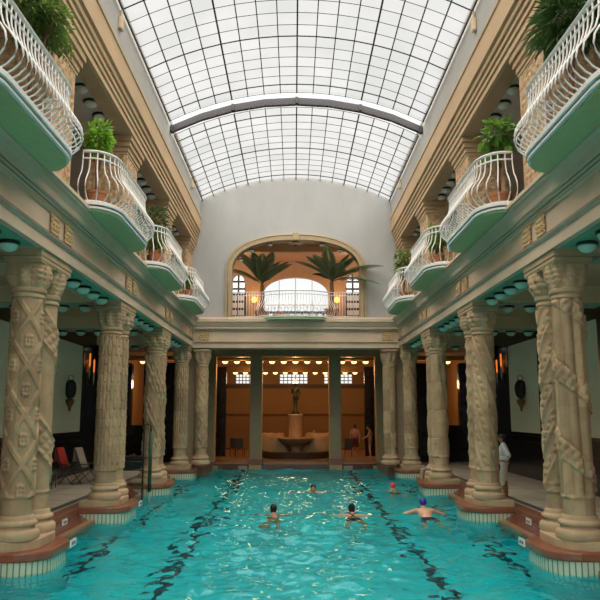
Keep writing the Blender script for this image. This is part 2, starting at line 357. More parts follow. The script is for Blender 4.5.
# ------------------------------------------------------------------ columns
def relief(kind,u,z,L):
    # u angle, z height 0..L (metres)
    d=np.zeros_like(u)
    def tri(x): return 1-2*np.abs((x%1)-.5)
    if kind=='diamond':
        a=(u/(2*PI)*3+z/.86)%1; b=(u/(2*PI)*3-z/.86)%1
        ma=np.minimum(np.minimum(a,1-a),np.minimum(b,1-b)); rib=.5-.5*np.tanh((ma-.085)/.018)-.35*np.exp(-(ma/.02)**2)
        ca=np.abs(a-.5);cb=np.abs(b-.5); pa,pb=a-.5,b-.5; ros=sum(np.exp(-(((pa-q)**2+(pb-w)**2)/.0028)) for q,w in((.1,.1),(-.1,.1),(.1,-.1),(-.1,-.1),(.17,0),(-.17,0),(0,.17),(0,-.17)))+.8*np.exp(-((pa**2+pb**2)/.002))
        d=.034*rib+.04*ros
    elif kind=='ribbon':
        a=(u/(2*PI)+z/2.0)%1; e=np.minimum(np.abs(a-.35),np.abs(a-.65))
        d=.03*np.exp(-(e/.03)**2)+.045*(np.abs(a-.5)<.15)*(.35+.65*np.abs(np.sin(u*5+z*18)*np.sin(z*14-u*3)))
    elif kind=='scales':
        d=np.zeros_like(u)-.022
        for q in(0,1):
            f=(z/.46+.5*q)%1; a=(u/(2*PI)*9+.5*q)%1
            w=.46*np.sin(PI*f)**.75+1e-3; lf=np.clip(1-np.abs(a-.5)/w,0,1)
            d=np.maximum(d,-.022+.075*lf**.7*(1-.3*f)-.018*np.exp(-((a-.5)/.045)**2)*(f>.15)*(f<.8))
    elif kind=='vine':
        a=(u/(2*PI)*2+z/1.55)%1
        d=.03*np.exp(-((a-.5)/.05)**2)+.045*np.abs(np.sin(6*u+9*z)*np.sin(5*z-4*u+1))*(np.abs(a-.5)<.32)
        d+= .012*np.abs(np.sin(14*u-11*z))*np.abs(np.sin(13*z))
    elif kind=='flutes':
        tw=u+z*.06
        d=.075*np.abs(np.cos(tw*3.5))-.055
        a=(u/(2*PI)*1+z/1.35+.1)%1; vine=(np.abs(a-.5)<.13)
        d=d+vine*(.022+.032*np.abs(np.sin(9*u+7*z)*np.sin(17*z-5*u)))
        d-=.03*np.exp(-((a-.64)/.02)**2)
    elif kind=='zigzag':
        a=tri(u/(2*PI)*3)*.55; f=((z+a)/.62)%1
        d=.04*np.exp(-((f-.5)/.12)**2)+.035*(f>.68)*np.abs(np.sin(8*u)*np.sin(z*22))
        d+=.014*np.exp(-(((z/.93)%1-.5)/.03)**2)
    elif kind=='spiral':
        a=(u/(2*PI)*5+z/.95)%1
        d=.036*np.exp(-((a-.5)/.13)**2)+.034*(np.abs(a-.5)>.28)*np.abs(np.sin(z*15)*np.sin(z*7+u*6))
    elif kind=='beads':
        a=(u/(2*PI)*6)%1; f=(z/.36+.5*(np.floor(u/(2*PI)*6)%2))%1
        d=.036*np.exp(-((a-.5)**2/.05+(f-.5)**2/.06))
    elif kind=='blocks':
        f=(z/.93)%1
        d=.014*np.sin(u*3+np.floor(z/.93)*2)+.045*np.abs(np.sin(4*u+1.7*z)*np.sin(3*z-2*u))*(np.sin(u*2+z*1.3)>.35)
        d-=.012*np.exp(-((f-.02)/.02)**2)
    return d
BASEPROF=[(.40,0),(.41,.03),(.41,.10),(.395,.14),(.37,.16),(.345,.165),(.325,.19),(.325,.225),(.355,.235),(.365,.265),(.355,.295),(.325,.315),(.31,.325),(.30,.36),(.295,.385),(.285,.40)]
base_me=None; cap_cache={}
RS=1.0
def shaft_mesh(kind,r0,r1,L):
    nu,nz=120,int(L*58); u=np.linspace(0,2*PI,nu,endpoint=False); z=np.linspace(0,L,nz); U,Zz=np.meshgrid(u,z)
    env=np.clip(np.minimum(Zz/.06,(L-Zz)/.06),0,1)
    # plain drum at the foot
    foot=np.clip((Zz-.30)/.05,0,1); d=RS*relief(kind,U,Zz,L)*env*foot+.02*np.exp(-((Zz-.32)/.025)**2)
    R=r0+(r1-r0)*Zz/L+d
    V=np.stack([(R*np.cos(U)).ravel(),(R*np.sin(U)).ravel(),Zz.ravel()],1); idx=np.arange(nu*nz).reshape(nz,nu); nxt=np.roll(idx,-1,1)
    F=np.stack([idx[:-1].ravel(),nxt[:-1].ravel(),nxt[1:].ravel(),idx[1:].ravel()],1)
    return npmesh('shaft',V,F,m_stone)
def capital_mesh(var,r,half):
    nu,nz=96,40; u=np.linspace(0,2*PI,nu,endpoint=False); t=np.linspace(0,1,nz); U,T=np.meshgrid(u,t)
    circ=r*1.06+(half*1.02-r*1.06)*np.clip(1.25*T,0,1)**.6
    sq=1/np.maximum(np.abs(np.cos(U)),np.abs(np.sin(U))); sq=np.minimum(sq,1.22)
    R=circ*(1+(sq-1)*T**2)
    if var==0:
        k=8; f=np.clip(1-T/.9,0,1); lf=np.abs(np.cos(U*k/2)); R=R+.06*lf**.6*np.sin(PI*np.clip(T*1.15,0,1))-.05*(1-lf)*np.sin(PI*T)+.045*np.abs(np.sin(T*15+np.cos(U*8)*2)*np.cos(U*8))*np.sin(PI*T)
    elif var==1:
        R=R+.05*np.cos(U*8)*np.sin(PI*T)+.03*np.abs(np.sin(T*16)*np.sin(U*12))*np.sin(PI*T)
    else:
        R=R+.06*np.abs(np.sin(U*4+T*3))*np.sin(PI*T)+.035*np.abs(np.sin(U*10)*np.sin(T*12))*np.sin(PI*T)
    Z=T*.47
    V=np.stack([(R*np.cos(U)).ravel(),(R*np.sin(U)).ravel(),Z.ravel()],1); idx=np.arange(nu*nz).reshape(nz,nu); nxt=np.roll(idx,-1,1)
    F=np.stack([idx[:-1].ravel(),nxt[:-1].ravel(),nxt[1:].ravel(),idx[1:].ravel()],1)
    return npmesh('capital',V,F,m_base)
ZT=.17
def column(x,y,kind,label,r=.30,var=0,group=None):
    global base_me
    t=thing('column',label,'column',(x,y,ZT),random.choice([0,PI]),group)
    if base_me is None: base_me=MB().lathe(BASEPROF,n=48).mesh('base',m_base,True)
    b=put(base_me,'base',t); e=b.modifiers.new('e','EDGE_SPLIT'); e.split_angle=math.radians(40)
    L=3.80; put(shaft_mesh(kind,r*1.02,r*.97,L),'shaft',t,(0,0,.385))
    z=.385+L
    MB().lathe([(r*.97,0),(r*1.07,.015),(r*1.09,.04),(r*1.04,.06),(r*1.0,.075),(r*1.0,.10),(r*1.12,.12),(r*1.16,.155),(r*1.14,.19),(r*1.06,.205)],n=48).build('neck_ring',m_base,t,(0,0,z-.02),smooth=True,split=40)
    if (var,r) not in cap_cache: cap_cache[(var,r)]=capital_mesh(var,r,.325)
    put(cap_cache[(var,r)],'capital',t,(0,0,z+.16))
    mb=MB(); mb.box(-.335,.335,-.39,.39,0,.035); mb.box(-.345,.345,-.422,.422,.035,5.06-ZT-(z+.60)); mb.build('abacus',m_base,t,(0,0,z+.60),bevel=.01)
    return t
CXX=4.89
kinds={(-1,0):('diamond','carved lattice of diamonds and rosettes'),(-1,1):('ribbon','spiral ribbon carving'),(-1,2):('scales','rows of pointed leaf carving'),(-1,3):('scales','leaf carving'),
(-1,4):('vine','winding vine carving'),(-1,5):('vine','vine carving'),(1,0):('flutes','bulging flutes wrapped by a vine'),(1,1):('zigzag','zigzag and leaf carving'),
(1,2):('spiral','slanting spiral bands'),(1,3):('beads','knobbly bead carving'),(1,4):('blocks','plain drums and sparse vines'),(1,5):('blocks','sparse vines')}
pn=['nearest pair','second pair from the front','third pair from the front']
for sx in(-1,1):
    for i,yc in enumerate(PAIRS):
        for j in(0,1):
            k,desc=kinds[(sx,2*i+j)]
            lab=f"{'front' if j==0 else 'rear'} column of the {pn[i].replace('from the front','')} on the {side(sx)}, {desc}".replace('  ',' ').replace(' ,',',')
            column(sx*CXX,yc+(-.425 if j==0 else .425),k,lab,.265 if j==0 else .25,(i+j+(sx>0))%3,'carved poolside columns')
    column(sx*4.89,31.0,'scales' if sx<0 else 'spiral',f"single beige {'leaf-carved' if sx<0 else 'spiral-banded'} stone column at the {side(sx)} rear corner of the pool",.265,0,'carved poolside columns')
    column(sx*4.08,31.62,'diamond' if sx<0 else 'scales',f"beige {'lattice' if sx<0 else 'leaf'} carved column under the {side(sx)} end of the back entablature",.25,1,'columns under the back entablature')

# ------------------------------------------------------------------ lower entablature
ENT=[(5.42,5.20),(4.50,5.20),(4.50,5.42),(4.455,5.44),(4.455,5.50),(4.53,5.53),(4.53,5.93),(4.48,5.94),(4.48,5.98),(4.44,5.985),(4.44,6.02),(4.40,6.03),(4.40,6.07),(4.37,6.09),(4.34,6.18),(4.28,6.27),(4.23,6.30),(4.23,6.34),(4.19,6.35),(4.19,6.42),(5.42,6.42)]
for sx in(-1,1):
    mb=MB(); mb.sweepY(ENT,Y0,YB+.3,sx); e=struct(mb.build('trim_entablature_'+side(sx),m_ent),'beige stone entablature above the columns')
    mb=MB(); mb.box(sx*4.446,sx*4.50,Y0,YB,5.445,5.505); mb.box(sx*4.436,sx*4.5,Y0,YB,5.99,6.015); mb.box(sx*4.392,sx*4.45,Y0,YB,6.04,6.062); mb.build('moulding',m_grn_mould,e)
    # impost slabs over each pair of capitals
    for yc,h in [(7.4,.87)]+[(y,.87) for y in PAIRS]+[(31.05,.5)]:
        mb=MB(); mb.box(sx*4.54,sx*5.25,yc-h,yc+h,5.075,5.21); mb.build('impost_slab',m_base,e,bevel=.008); mb=MB(); mb.box(sx*4.56,sx*5.40,yc-h+.02,yc+h-.02,5.05,5.08); mb.build('dark_fillet',m_grn_mould,e)  # thin dark olive strip along the underside of each slab
    # carved panels in the frieze
    for yc in [7.4]+PAIRS+[31.05]:
        for dy in(-.40,.40) if yc<31 else(-.35,):
            n1,n2=14,20; yy=np.linspace(-.20,.20,n1); zz=np.linspace(5.55,5.915,n2); YY,ZZ=np.meshgrid(yy,zz)
            h=.018+.035*np.abs(np.sin(YY*22+np.sin(ZZ*30))*np.sin(ZZ*34+1))+.012*np.cos(YY*30)**2
            XX=sx*(WX-h); V=np.stack([XX.ravel(),(yc+dy+YY).ravel(),ZZ.ravel()],1); idx=np.arange(n1*n2).reshape(n2,n1)
            F=np.stack([idx[:-1,:-1].ravel(),idx[:-1,1:].ravel(),idx[1:,1:].ravel(),idx[1:,:-1].ravel()],1)
            me=npmesh('carved_panel',V,F,m_orn,False); p=put(me,'carved_panel',e); s_=p.modifiers.new('s','SOLIDIFY'); s_.thickness=.03; s_.offset=0
    # green soffit panels of the beam between the pairs
    ends=[7.4]+PAIRS+[31.05]
    for a,b in [(1.5,6.4)]+[(ends[i]+.95,ends[i+1]-(.95 if i<3 else .5)) for i in range(4)]:
        mb=MB(); mb.box(sx*4.62,sx*5.36,a+.04,b-.04,5.185,5.205); mb.build('green_soffit',m_green,e)

# transverse aisle beams, aisle ceiling
for sx in(-1,1):
    mb=MB(); mb.box(sx*5.40,sx*(AW+.2),Y0,36,5.92,6.1); cl=struct(mb.build('ceiling_aisle_'+side(sx),m_beam))
    for yc in [7.4]+PAIRS+[31.2]:
        mb=MB(); mb.box(sx*5.40,sx*AW,yc-.5,yc+.5,5.22,5.95); mb.box(sx*5.40,sx*AW,yc-.56,yc+.56,5.60,5.66); b=struct(mb.build('trim_beam_'+side(sx),m_beam,bevel=.01))
        mb=MB(); mb.box(sx*5.44,sx*(AW-.02),yc-.42,yc+.42,5.19,5.225); mb.build('green_soffit',m_green2,b)
# dome lamps
lamp_rim=MB().lathe([(.12,0),(.175,-.005),(.185,-.03),(.18,-.055),(.15,-.06)],n=24).mesh('rim',m_black,True)
def globe_me(mat): return MB().lathe([(.155,-.05),(.158,-.075),(.145,-.115),(.115,-.15),(.07,-.175),(.02,-.185),(.002,-.186)],n=24).mesh('globe',mat,True)
G_AQ,G_WH,G_LIT,G_LITO=[globe_me(m) for m in(m_globe,m_globe_w,m_lamp,m_lampO)]
def dome(x,y,z,g,label,group,s=1.):
    t=thing('dome_lamp',label,'lamp',(x,y,z),0,group); t.scale=(s,s,s)
    put(lamp_rim,'rim',t); put(g,'globe',t); return t
bayn=['bay nearest the viewer','second bay','third bay','farthest bay']
for sx in(-1,1):
    sd=side(sx)
    bays=[(7.4,[10.35,11.15,11.95])]+[(PAIRS[0],[14.75+.79*k for k in range(5)]),(PAIRS[1],[20.70+.79*k for k in range(5)]),(PAIRS[2],[26.65+.79*k for k in range(5)])]
    for bi,(yc,ysl) in enumerate(bays):
        for k,y in enumerate(ysl):
            dome(sx*4.92,y,5.186,G_AQ,f"aqua dome lamp under the {sd} beam, {bayn[bi]}, {ORD[k]} lamp from the front",f'aqua dome lamps under the {sd} beam')
    for bi,yc in enumerate([19.3,25.25,31.2]):
        for k in range(4 if bi==0 else 5):
            dome(sx*(5.72+.62*k),yc,5.19,G_AQ,f"aqua dome lamp, {ORD[k]} from the columns, {ORD[bi]} cross beam of the {sd} aisle",f'aqua dome lamps in the {sd} aisle')
    for bi,ysl in enumerate([[9.0+.8*k for k in range(4)],[14.95+.8*k for k in range(5)],[20.9+.8*k for k in range(5)],[26.85+.8*k for k in range(4)]]):
        for k,y in enumerate(ysl):
            dome(sx*5.02,y,9.80,G_WH,f"pale dome lamp in the {sd} upper gallery, {bayn[bi]}, {ORD[k]} from the front",f'pale dome lamps in the {sd} gallery')

# ------------------------------------------------------------------ aisle walls
for sx in(-1,1):
    sd=side(sx)
    mb=MB(); mb.box(sx*AW,sx*(AW+.3),Y0,36.0,-.2,6.0); w=struct(mb.build('wall_'+sd,m_blackwall),'black wall behind the aisle')
    for a,b in [(7.9,12.8),(13.9,18.7),(19.9,24.2),(25.2,28.7)]:
        mb=MB(); mb.box(sx*(AW-.03),sx*(AW+.02),a,b,1.62,4.95); mb.build('pale_panel',m_panel,w)
        mb=MB()
        for q in((a-.1,a),(b,b+.1)): mb.box(sx*(AW-.06),sx*AW,q[0],q[1],1.5,5.07)
        mb.box(sx*(AW-.06),sx*AW,a,b,1.5,1.62); mb.box(sx*(AW-.06),sx*AW,a,b,4.95,5.07); mb.box(sx*(AW-.1),sx*AW,a-.1,b+.1,1.28,1.36); mb.build('panel_frame',m_blackwall,w,bevel=.008)
    for yc in [7.4]+PAIRS+[31.2]:
        mb=MB(); mb.box(sx*(AW-(.02 if 25<yc<26 else .25)),sx*AW,yc-.35,yc+.35,0,5.2); mb.build('pilaster',m_blackwall,w,bevel=.015)
    # far end of the aisle
    mb=MB(); mb.box(sx*8.05,sx*8.5,35.6,36.0,0,4.78); mb.box(sx*4.75,sx*7.45,35.6,36,0,4.78); mb.box(sx*7.45,sx*8.05,35.6,36,0,1.75)
    struct(mb.build('wall_aisle_end_'+sd,m_blackwall),'black wall closing the aisle')
    # wall sconces
    for n,(y,z) in enumerate([(26.85,3.25),(21.9,3.25),(16.3,3.25)]):
        t=thing('wall_sconce',f"dark vase-shaped wall sconce on the {['farthest','middle','nearest'][n]} pale panel of the {sd} aisle wall",'wall lamp',(sx*(AW-.17),y,z),0,'vase sconces'); t.scale=(1.25,1.3,.95)
        MB().lathe([(.03,-.42),(.10,-.38),(.15,-.25),(.17,-.05),(.16,.12),(.12,.24),(.07,.3),(.05,.31)],n=20).build('vase',m_navy,t,smooth=True)
        MB().lathe([(.005,-.92),(.03,-.9),(.05,-.75),(.13,-.55),(.12,-.46),(.03,-.40)],n=14).build('bracket',m_brass,t,smooth=True)
        MB().tube([(.07*math.cos(a),0,.38+.10*math.sin(a)) for a in np.linspace(0,2*PI,17)[:-1]],.015,6,True).build('ring',m_brass,t,smooth=True)
    # amber glass fixtures at far pilaster
    for q,(dx,dz) in enumerate(((0,0),(.16,-.1))):
        t=thing('amber_glass_lamp',f"narrow hanging amber glass lamp, {'outer' if q else 'inner'} of two by the {sd} far dark pilaster",'lamp',(sx*(AW-.12),29.4+4*dx,4.25+2*dz),0,'amber glass lamps'); t.scale=(.7,.7,.8)
        MB().lathe([(.02,-.1),(.045,0),(.05,.55),(.03,.6)],n=10).build('amber_tube',m_amber,t,smooth=True)
        MB().lathe([(.004,-.75),(.04,-.5),(.05,-.1)],n=10).build('glass_drop',m_globe_w,t,smooth=True)
        MB().tube([(0,0,.58),(0,0,.85 if q==0 else .95)],.012,6).build('hanger',m_black,t)

# ------------------------------------------------------------------ back wall: entablature, plaster wall with arch
BENT=[(32.1,5.13),(31.25,5.13),(31.25,5.33),(31.20,5.35),(31.20,5.40),(31.28,5.43),(31.28,5.84),(31.2,5.86),(31.2,5.92),(31.12,5.95),(31.12,6.02),(31.06,6.10),(31.0,6.2),(30.95,6.24),(30.95,6.36),(31.0,6.44),(32.1,6.44)]
mb=MB(); mb.sweepX(BENT,-4.5,4.5); be=struct(mb.build('trim_entablature_back',m_ent),'beige stone entablature across the back')
mb=MB(); mb.box(-4.4,4.4,31.19,31.26,5.352,5.40); mb.box(-4.4,4.4,31.19,31.25,5.862,5.90); mb.build('moulding',m_grn_mould,be)
for sx in(-1,1):
    n1,n2=18,20; xx=np.linspace(-.24,.24,n1); zz=np.linspace(5.46,5.82,n2); XX,ZZ=np.meshgrid(xx,zz); h=.018+.03*np.abs(np.sin(XX*20+np.sin(ZZ*30))*np.sin(ZZ*34))
    V=np.stack([(sx*4.0+XX).ravel(),(31.28-h).ravel(),ZZ.ravel()],1); idx=np.arange(n1*n2).reshape(n2,n1)
    F=np.stack([idx[:-1,:-1].ravel(),idx[:-1,1:].ravel(),idx[1:,1:].ravel(),idx[1:,:-1].ravel()],1)
    p=put(npmesh('carved_panel',V,F,m_orn,False),'carved_panel',be); s_=p.modifiers.new('s','SOLIDIFY'); s_.thickness=.03; s_.offset=0
# arch outline
def arch(a,zs,h,z0,n=28,p=2.35):
    P=[(-a,z0)]
    for k in range(n+1):
        th=PI-PI*k/n; c,s_=math.cos(th),math.sin(th)
        P.append((a*math.copysign(abs(c)**(2/p),c),zs+h*abs(s_)**(2/p)))
    P.append((a,z0)); return P
ROOF_HW,ROOF_Z,ROOF_SAG=4.2,11.80,1.02
def roofz(x,dz=0):
    R=(ROOF_HW**2+ROOF_SAG**2)/(2*ROOF_SAG); return ROOF_Z+dz+ROOF_SAG-R+math.sqrt(R*R-min(abs(x),5)**2)
AI=arch(2.84,8.55,1.42,6.40)
def wall_with_arch(y0,y1):
    # quads from the arch outline to the outer boundary
    mb=MB(); O=[]
    for x,z in AI:
        O.append((x*(4.4/2.84), z))
    n=len(AI); V=[];F=[]
    outer=[]
    for i,(x,z) in enumerate(AI):
        t=i/(n-1)
        if i==0: o=(-4.6,6.40)
        elif i==n-1: o=(4.6,6.40)
        else:
            xo=x*(4.6/2.84); 
            if z<8.56: o=(math.copysign(4.6,x),z)
            else:
                ang=math.atan2(z-8.55,x/2.84*1.42); 
                o=(4.6*math.cos(ang) if abs(math.cos(ang))<.75 else math.copysign(4.6,x), 0)
                xx=max(-4.6,min(4.6,4.6*math.cos(ang)*1.35)); o=(xx, min(roofz(xx)+.05, 8.55+ (roofz(xx)-8.5)*min(1,math.sin(ang)*1.75)))
        outer.append(o)
    for y in(y0,y1):
        for (x,z) in AI: V.append((x,y,z))
        for (x,z) in outer: V.append((x,y,z))
    for i in range(n-1):
        a,b,c,d=i,i+1,n+i+1,n+i
        F.append((a,d,c,b)); F.append((2*n+a,2*n+b,2*n+c,2*n+d)); F.append((a,b,2*n+b,2*n+a)); F.append((d,2*n+d,2*n+c,c))
    return mb.add(V,F)
bw=struct(wall_with_arch(YB,YB+.45).build('wall_back',m_plaster),'pale grey plaster back wall with arched opening')
# tan frame around the arch
A1,A0=arch(3.10,8.55,1.66,6.44),arch(2.82,8.55,1.40,6.44)
mb=MB(); n=len(A1); V=[(x,YB-.10,z) for x,z in A1]+[(x,YB-.10,z) for x,z in A0]+[(x,YB+.46,z) for x,z in A1]+[(x,YB+.46,z) for x,z in A0]; F=[]
for i in range(n-1): F+=[(i,n+i,n+i+1,i+1),(2*n+i,2*n+i+1,3*n+i+1,3*n+i),(i,i+1,2*n+i+1,2*n+i),(n+i,3*n+i,3*n+i+1,n+i+1)]
mb.add(V,F); fr=mb.build('arch_frame',m_tan,bw)
mb=MB(); mb.tube([(x*.965,YB-.10,z-.04*(z>8.6)) for x,z in A1],.03,6); mb.build('frame_bead',m_tan,bw,smooth=True)
mb=MB(); mb.prism([(-.14,YB-.17),(.14,YB-.17),(.14,YB),(-.14,YB)],9.92,10.27); mb.build('keystone',m_tan,bw,bevel=.02)

# upper room behind the arch
UY=37.0
mb=MB(); mb.box(-5,5,YB+.45,UY,10.2,10.5); uc=struct(mb.build('ceiling_upper_room',m_ceil_tan)); mb=MB(); mb.box(-5,5,YB+1.9,YB+2.3,9.85,10.21); mb.build('ceiling_beam',m_ceil_tan,uc)
mb=MB(); mb.box(-5,5,YB,UY,6.2,6.44); struct(mb.build('floor_upper_room',m_terra))
mb=MB(); mb.box(-5.2,-5,YB+.4,UY,6.2,10.5); mb.box(5,5.2,YB+.4,UY,6.2,10.5); struct(mb.build('wall_upper_room_sides',m_ceil_tan))
# back wall of upper room: piers + window arches
def pierwall():
    mb=MB(); segs=[]
    def spandrel(x0,x1,zs,h,ztop,y0,y1,p=2.2,n=20):
        c=(x0+x1)/2;a=(x1-x0)/2; P=[(c+q[0],q[1]) for q in arch(a,zs,h,zs,n,p)]
        m=len(P)
        V=[(x,y,z) for y in(y0,y1) for x,z in P]+[(x,y,ztop) for y in(y0,y1) for x,z in P]; F=[]
        for i in range(m-1): F+=[(i,i+1,2*m+i+1,2*m+i),(m+i,3*m+i,3*m+i+1,m+i+1),(i,m+i,m+i+1,i+1)]
        mb.add(V,F)
    y0,y1=UY,UY+.3
    for x0,x1 in((-5,-3.35),(-2.62,-1.72),(1.72,2.62),(3.35,5)): mb.box(x0,x1,y0,y1,6.2,10.5)
    spandrel(-1.72,1.72,8.35,1.0,10.5,y0,y1); spandrel(-3.35,-2.62,8.75,.75,10.5,y0,y1); spandrel(2.62,3.35,8.75,.75,10.5,y0,y1)
    return mb
uw=struct(pierwall().build('wall_upper_room_back',m_ceil_tan))
def win(name,x0,x1,z0,z1,y,nxp,nzp,bar=.03,mat=m_black):
    mb=MB(); mb.box(x0,x1,y-.01,y+.01,z0,z1); g=struct(mb.build(name,m_glass))
    mb=MB()
    for k in range(nxp+1): x=x0+(x1-x0)*k/nxp; mb.box(x-bar,x+bar,y-.03,y+.03,z0,z1)
    for k in range(nzp+1): z=z0+(z1-z0)*k/nzp; mb.box(x0,x1,y-.031,y+.031,z-bar,z+bar)
    mb.build('window_frame',mat,g); return g
win('window_1',-1.72,1.72,6.44,9.36,UY+.12,4,2,.018,m_white)
win('window_2',-3.36,-2.61,6.44,9.52,UY+.12,2,8,.05)
win('window_3',2.61,3.36,6.44,9.52,UY+.12,2,8,.05)
# lattice screens inside side bays
for sx in(-1,1):
    t=thing('lattice_screen',f"dark screen with white square panes behind the {side(sx)} end of the back balcony",'screen',(sx*2.98,UY-.3,6.44),0,'lattice screens')
    mb=MB(); mb.box(-.42,.42,-.04,.04,0,2.0); mb.build('frame',m_black,t)
    mb=MB()
    for i in range(2):
        for j in range(5): mb.box(-.34+.36*i,-.03+.36*i,-.06,.06,.1+.38*j,.36+.38*j)
    mb.build('white_panes',m_sign,t)
# terrace outside the upper windows
mb=MB(); mb.box(-5,5,UY+.3,UY+2.2,6.2,6.44); struct(mb.build('floor_terrace',m_gal))
t=thing('terrace_balustrade','dark grey balustrade outside the big arched window behind the back balcony','balustrade',(0,UY+1.6,6.44))
MB().box(-3.6,3.6,-.08,.08,1.22,1.34).build('top_rail',m_darkrail,t,bevel=.01); MB().box(-3.6,3.6,-.08,.08,0,.12).build('bottom_rail',m_darkrail,t)
bal=MB().lathe([(.05,.12),(.09,.25),(.10,.4),(.05,.75),(.045,.95),(.08,1.1),(.06,1.22)],n=10).mesh('baluster',m_darkrail,True)
for k in range(19): put(bal,'baluster',t,(-3.4+.378*k,0,0))
# arch soffit lamps
for k in range(7):
    th=PI-PI*(k+.9)/(7.8); P=arch(2.62,8.55,1.36,6.44); c,s_=math.cos(th),math.sin(th)
    x=2.62*math.copysign(abs(c)**(2/2.35),c); z=8.55+1.36*abs(s_)**(2/2.35)
    dome(x,YB+.25,z+.03,G_WH,f"pale dome lamp, {ORD[k]} from the left under the back arch",'lamps under the back arch',.75)
t=thing('ceiling_rose_lamp','round white ceiling lamp in the tan ceiling behind the arch','lamp',(0,33.0,10.2)); MB().lathe([(.05,-.09),(.25,-.07),(.34,-.02),(.36,0)],n=24).build('dish',m_globe_w,t,smooth=True); MB().lathe([(.02,-.14),(.1,-.11),(.12,-.08)],n=16).build('boss',m_brass,t,smooth=True)
for sx in(-1,1):
    t=thing('orange_wall_lamp',f"glowing orange wall lamp on the {side(sx)} pier behind the back balcony",'wall lamp',(sx*2.15,UY-.12,8.15),0,'orange wall lamps')
    MB().lathe([(.05,-.16),(.12,-.1),(.15,0),(.11,.11),(.03,.14)],n=16).build('shade',m_lampO,t,smooth=True); MB().box(-.04,.04,0,.13,-.25,-.12).build('bracket',m_brass,t)

# ------------------------------------------------------------------ upper walls, galleries
UPP=[(4.75,9.72),(4.42,9.72),(4.42,9.84),(4.47,9.85),(4.47,9.875),(4.39,9.89),(4.39,9.98),(4.44,9.99),(4.44,10.015),(4.355,10.03),(4.355,10.12),(4.40,10.13),(4.40,10.155),(4.315,10.17),(4.30,10.26),(4.35,10.275),(4.35,10.30),(4.25,10.33),(4.25,10.88),(4.22,10.90),(4.22,10.96),(4.75,10.96)]
for sx in(-1,1):
    sd=side(sx)
    mb=MB(); mb.sweepY(UPP,Y0,YB,sx); u=struct(mb.build('trim_upper_cornice_'+sd,m_wood),'tan moulded upper cornice')
    mb=MB(); mb.box(sx*4.50,sx*4.86,Y0,YB,9.712,9.74); mb.build('soffit_strip',m_soffit,u)
    mb=MB(); mb.box(sx*4.27,sx*4.7,Y0,YB,10.94,ROOF_Z+.25); struct(mb.build('wall_upper_'+sd,m_greywall),'plain grey wall band below the skylight')
    mb=MB(); mb.box(sx*4.7,sx*9,Y0,YB+.4,9.80,10.25); gc=struct(mb.build('ceiling_gallery_'+sd,m_gal))
    mb=MB(); mb.box(sx*4.55,sx*9,Y0,YB,6.10,6.42); struct(mb.build('floor_gallery_'+sd,m_gal))
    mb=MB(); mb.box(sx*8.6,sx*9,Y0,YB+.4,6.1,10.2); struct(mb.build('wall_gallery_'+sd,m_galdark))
    mb=MB(); mb.box(sx*4.5,sx*9,YB-.05,YB+.45,6.1,10.3); struct(mb.build('wall_gallery_end_'+sd,m_gal))
    t=thing('air_grille',f'slatted air grille in the {sd} gallery ceiling','vent',(sx*6.1,15.4,9.80),0,'gallery air grilles')
    MB().box(-.35,.35,-.22,.22,-.03,0).build('frame',m_gal,t); mb=MB()
    for k in range(6): mb.box(-.3+.105*k,-.24+.105*k,-.19,.19,-.045,-.02)
    mb.build('slats',m_black,t)
    for ix,px_ in enumerate((.62,-.62)):
        if ix: continue
        mb=MB(); mb.lathe([(.09,0),(.10,-.04),(.03,-.05)],n=16)
# mounting fixtures on grey band
for sx in(-1,1):
    for n,y in enumerate((16.0,28.2)):
        t=thing('wall_bracket',f"small brown bracket on the grey band under the {side(sx)} skylight edge, {'near' if n==0 else 'far'} one",'bracket',(sx*4.27,y,11.5),0,'skylight brackets')
        MB().box(-sx*.10,0,-.10,.10,-.16,.16).build('box',m_beam,t,bevel=.03); MB().tube([(-sx*.05,0,.1),(-sx*.05,0,.35)],.03,8).build('pipe',m_beam,t)
# gallery pillars with carved faces
def pillar_me():
    nz,nu=90,64; z=np.linspace(0,2.70,nz); hx,hy=.52,.66
    per=[]; 
    for k in range(nu):
        t=k/nu*4; s_=int(t); f=t-s_
        c=[(-hx,-hy),(hx,-hy),(hx,hy),(-hx,hy)]; a=c[s_]; b=c[(s_+1)%4]; nrm=[(0,-1),(1,0),(0,1),(-1,0)][s_]
        per.append((a[0]+(b[0]-a[0])*f,a[1]+(b[1]-a[1])*f,nrm,f,s_))
    V=[]
    for zz in z:
        for (x,y,nr,f,s_) in per:
            e=min(f,1-f); w=f*(1.04 if s_%2==0 else 1.32)
            d=.028*abs(math.sin(w*13+math.sin(zz*8)*1.3)*math.sin(zz*14+2*math.sin(w*7)))+.012*abs(math.sin(zz*24)*math.sin(w*26)) if e>.08 else .03
            V.append((x+nr[0]*d,y+nr[1]*d,zz))
    V=np.array(V); idx=np.arange(nz*nu).reshape(nz,nu); nxt=np.roll(idx,-1,1)
    F=np.stack([idx[:-1].ravel(),nxt[:-1].ravel(),nxt[1:].ravel(),idx[1:].ravel()],1)
    return npmesh('shaft',V,F,m_pil,False)
m_pil=M('carved_brown_pillar',(.68,.50,.31),.8,(.34,.20,.10),8,.4,40)
pil=pillar_me()
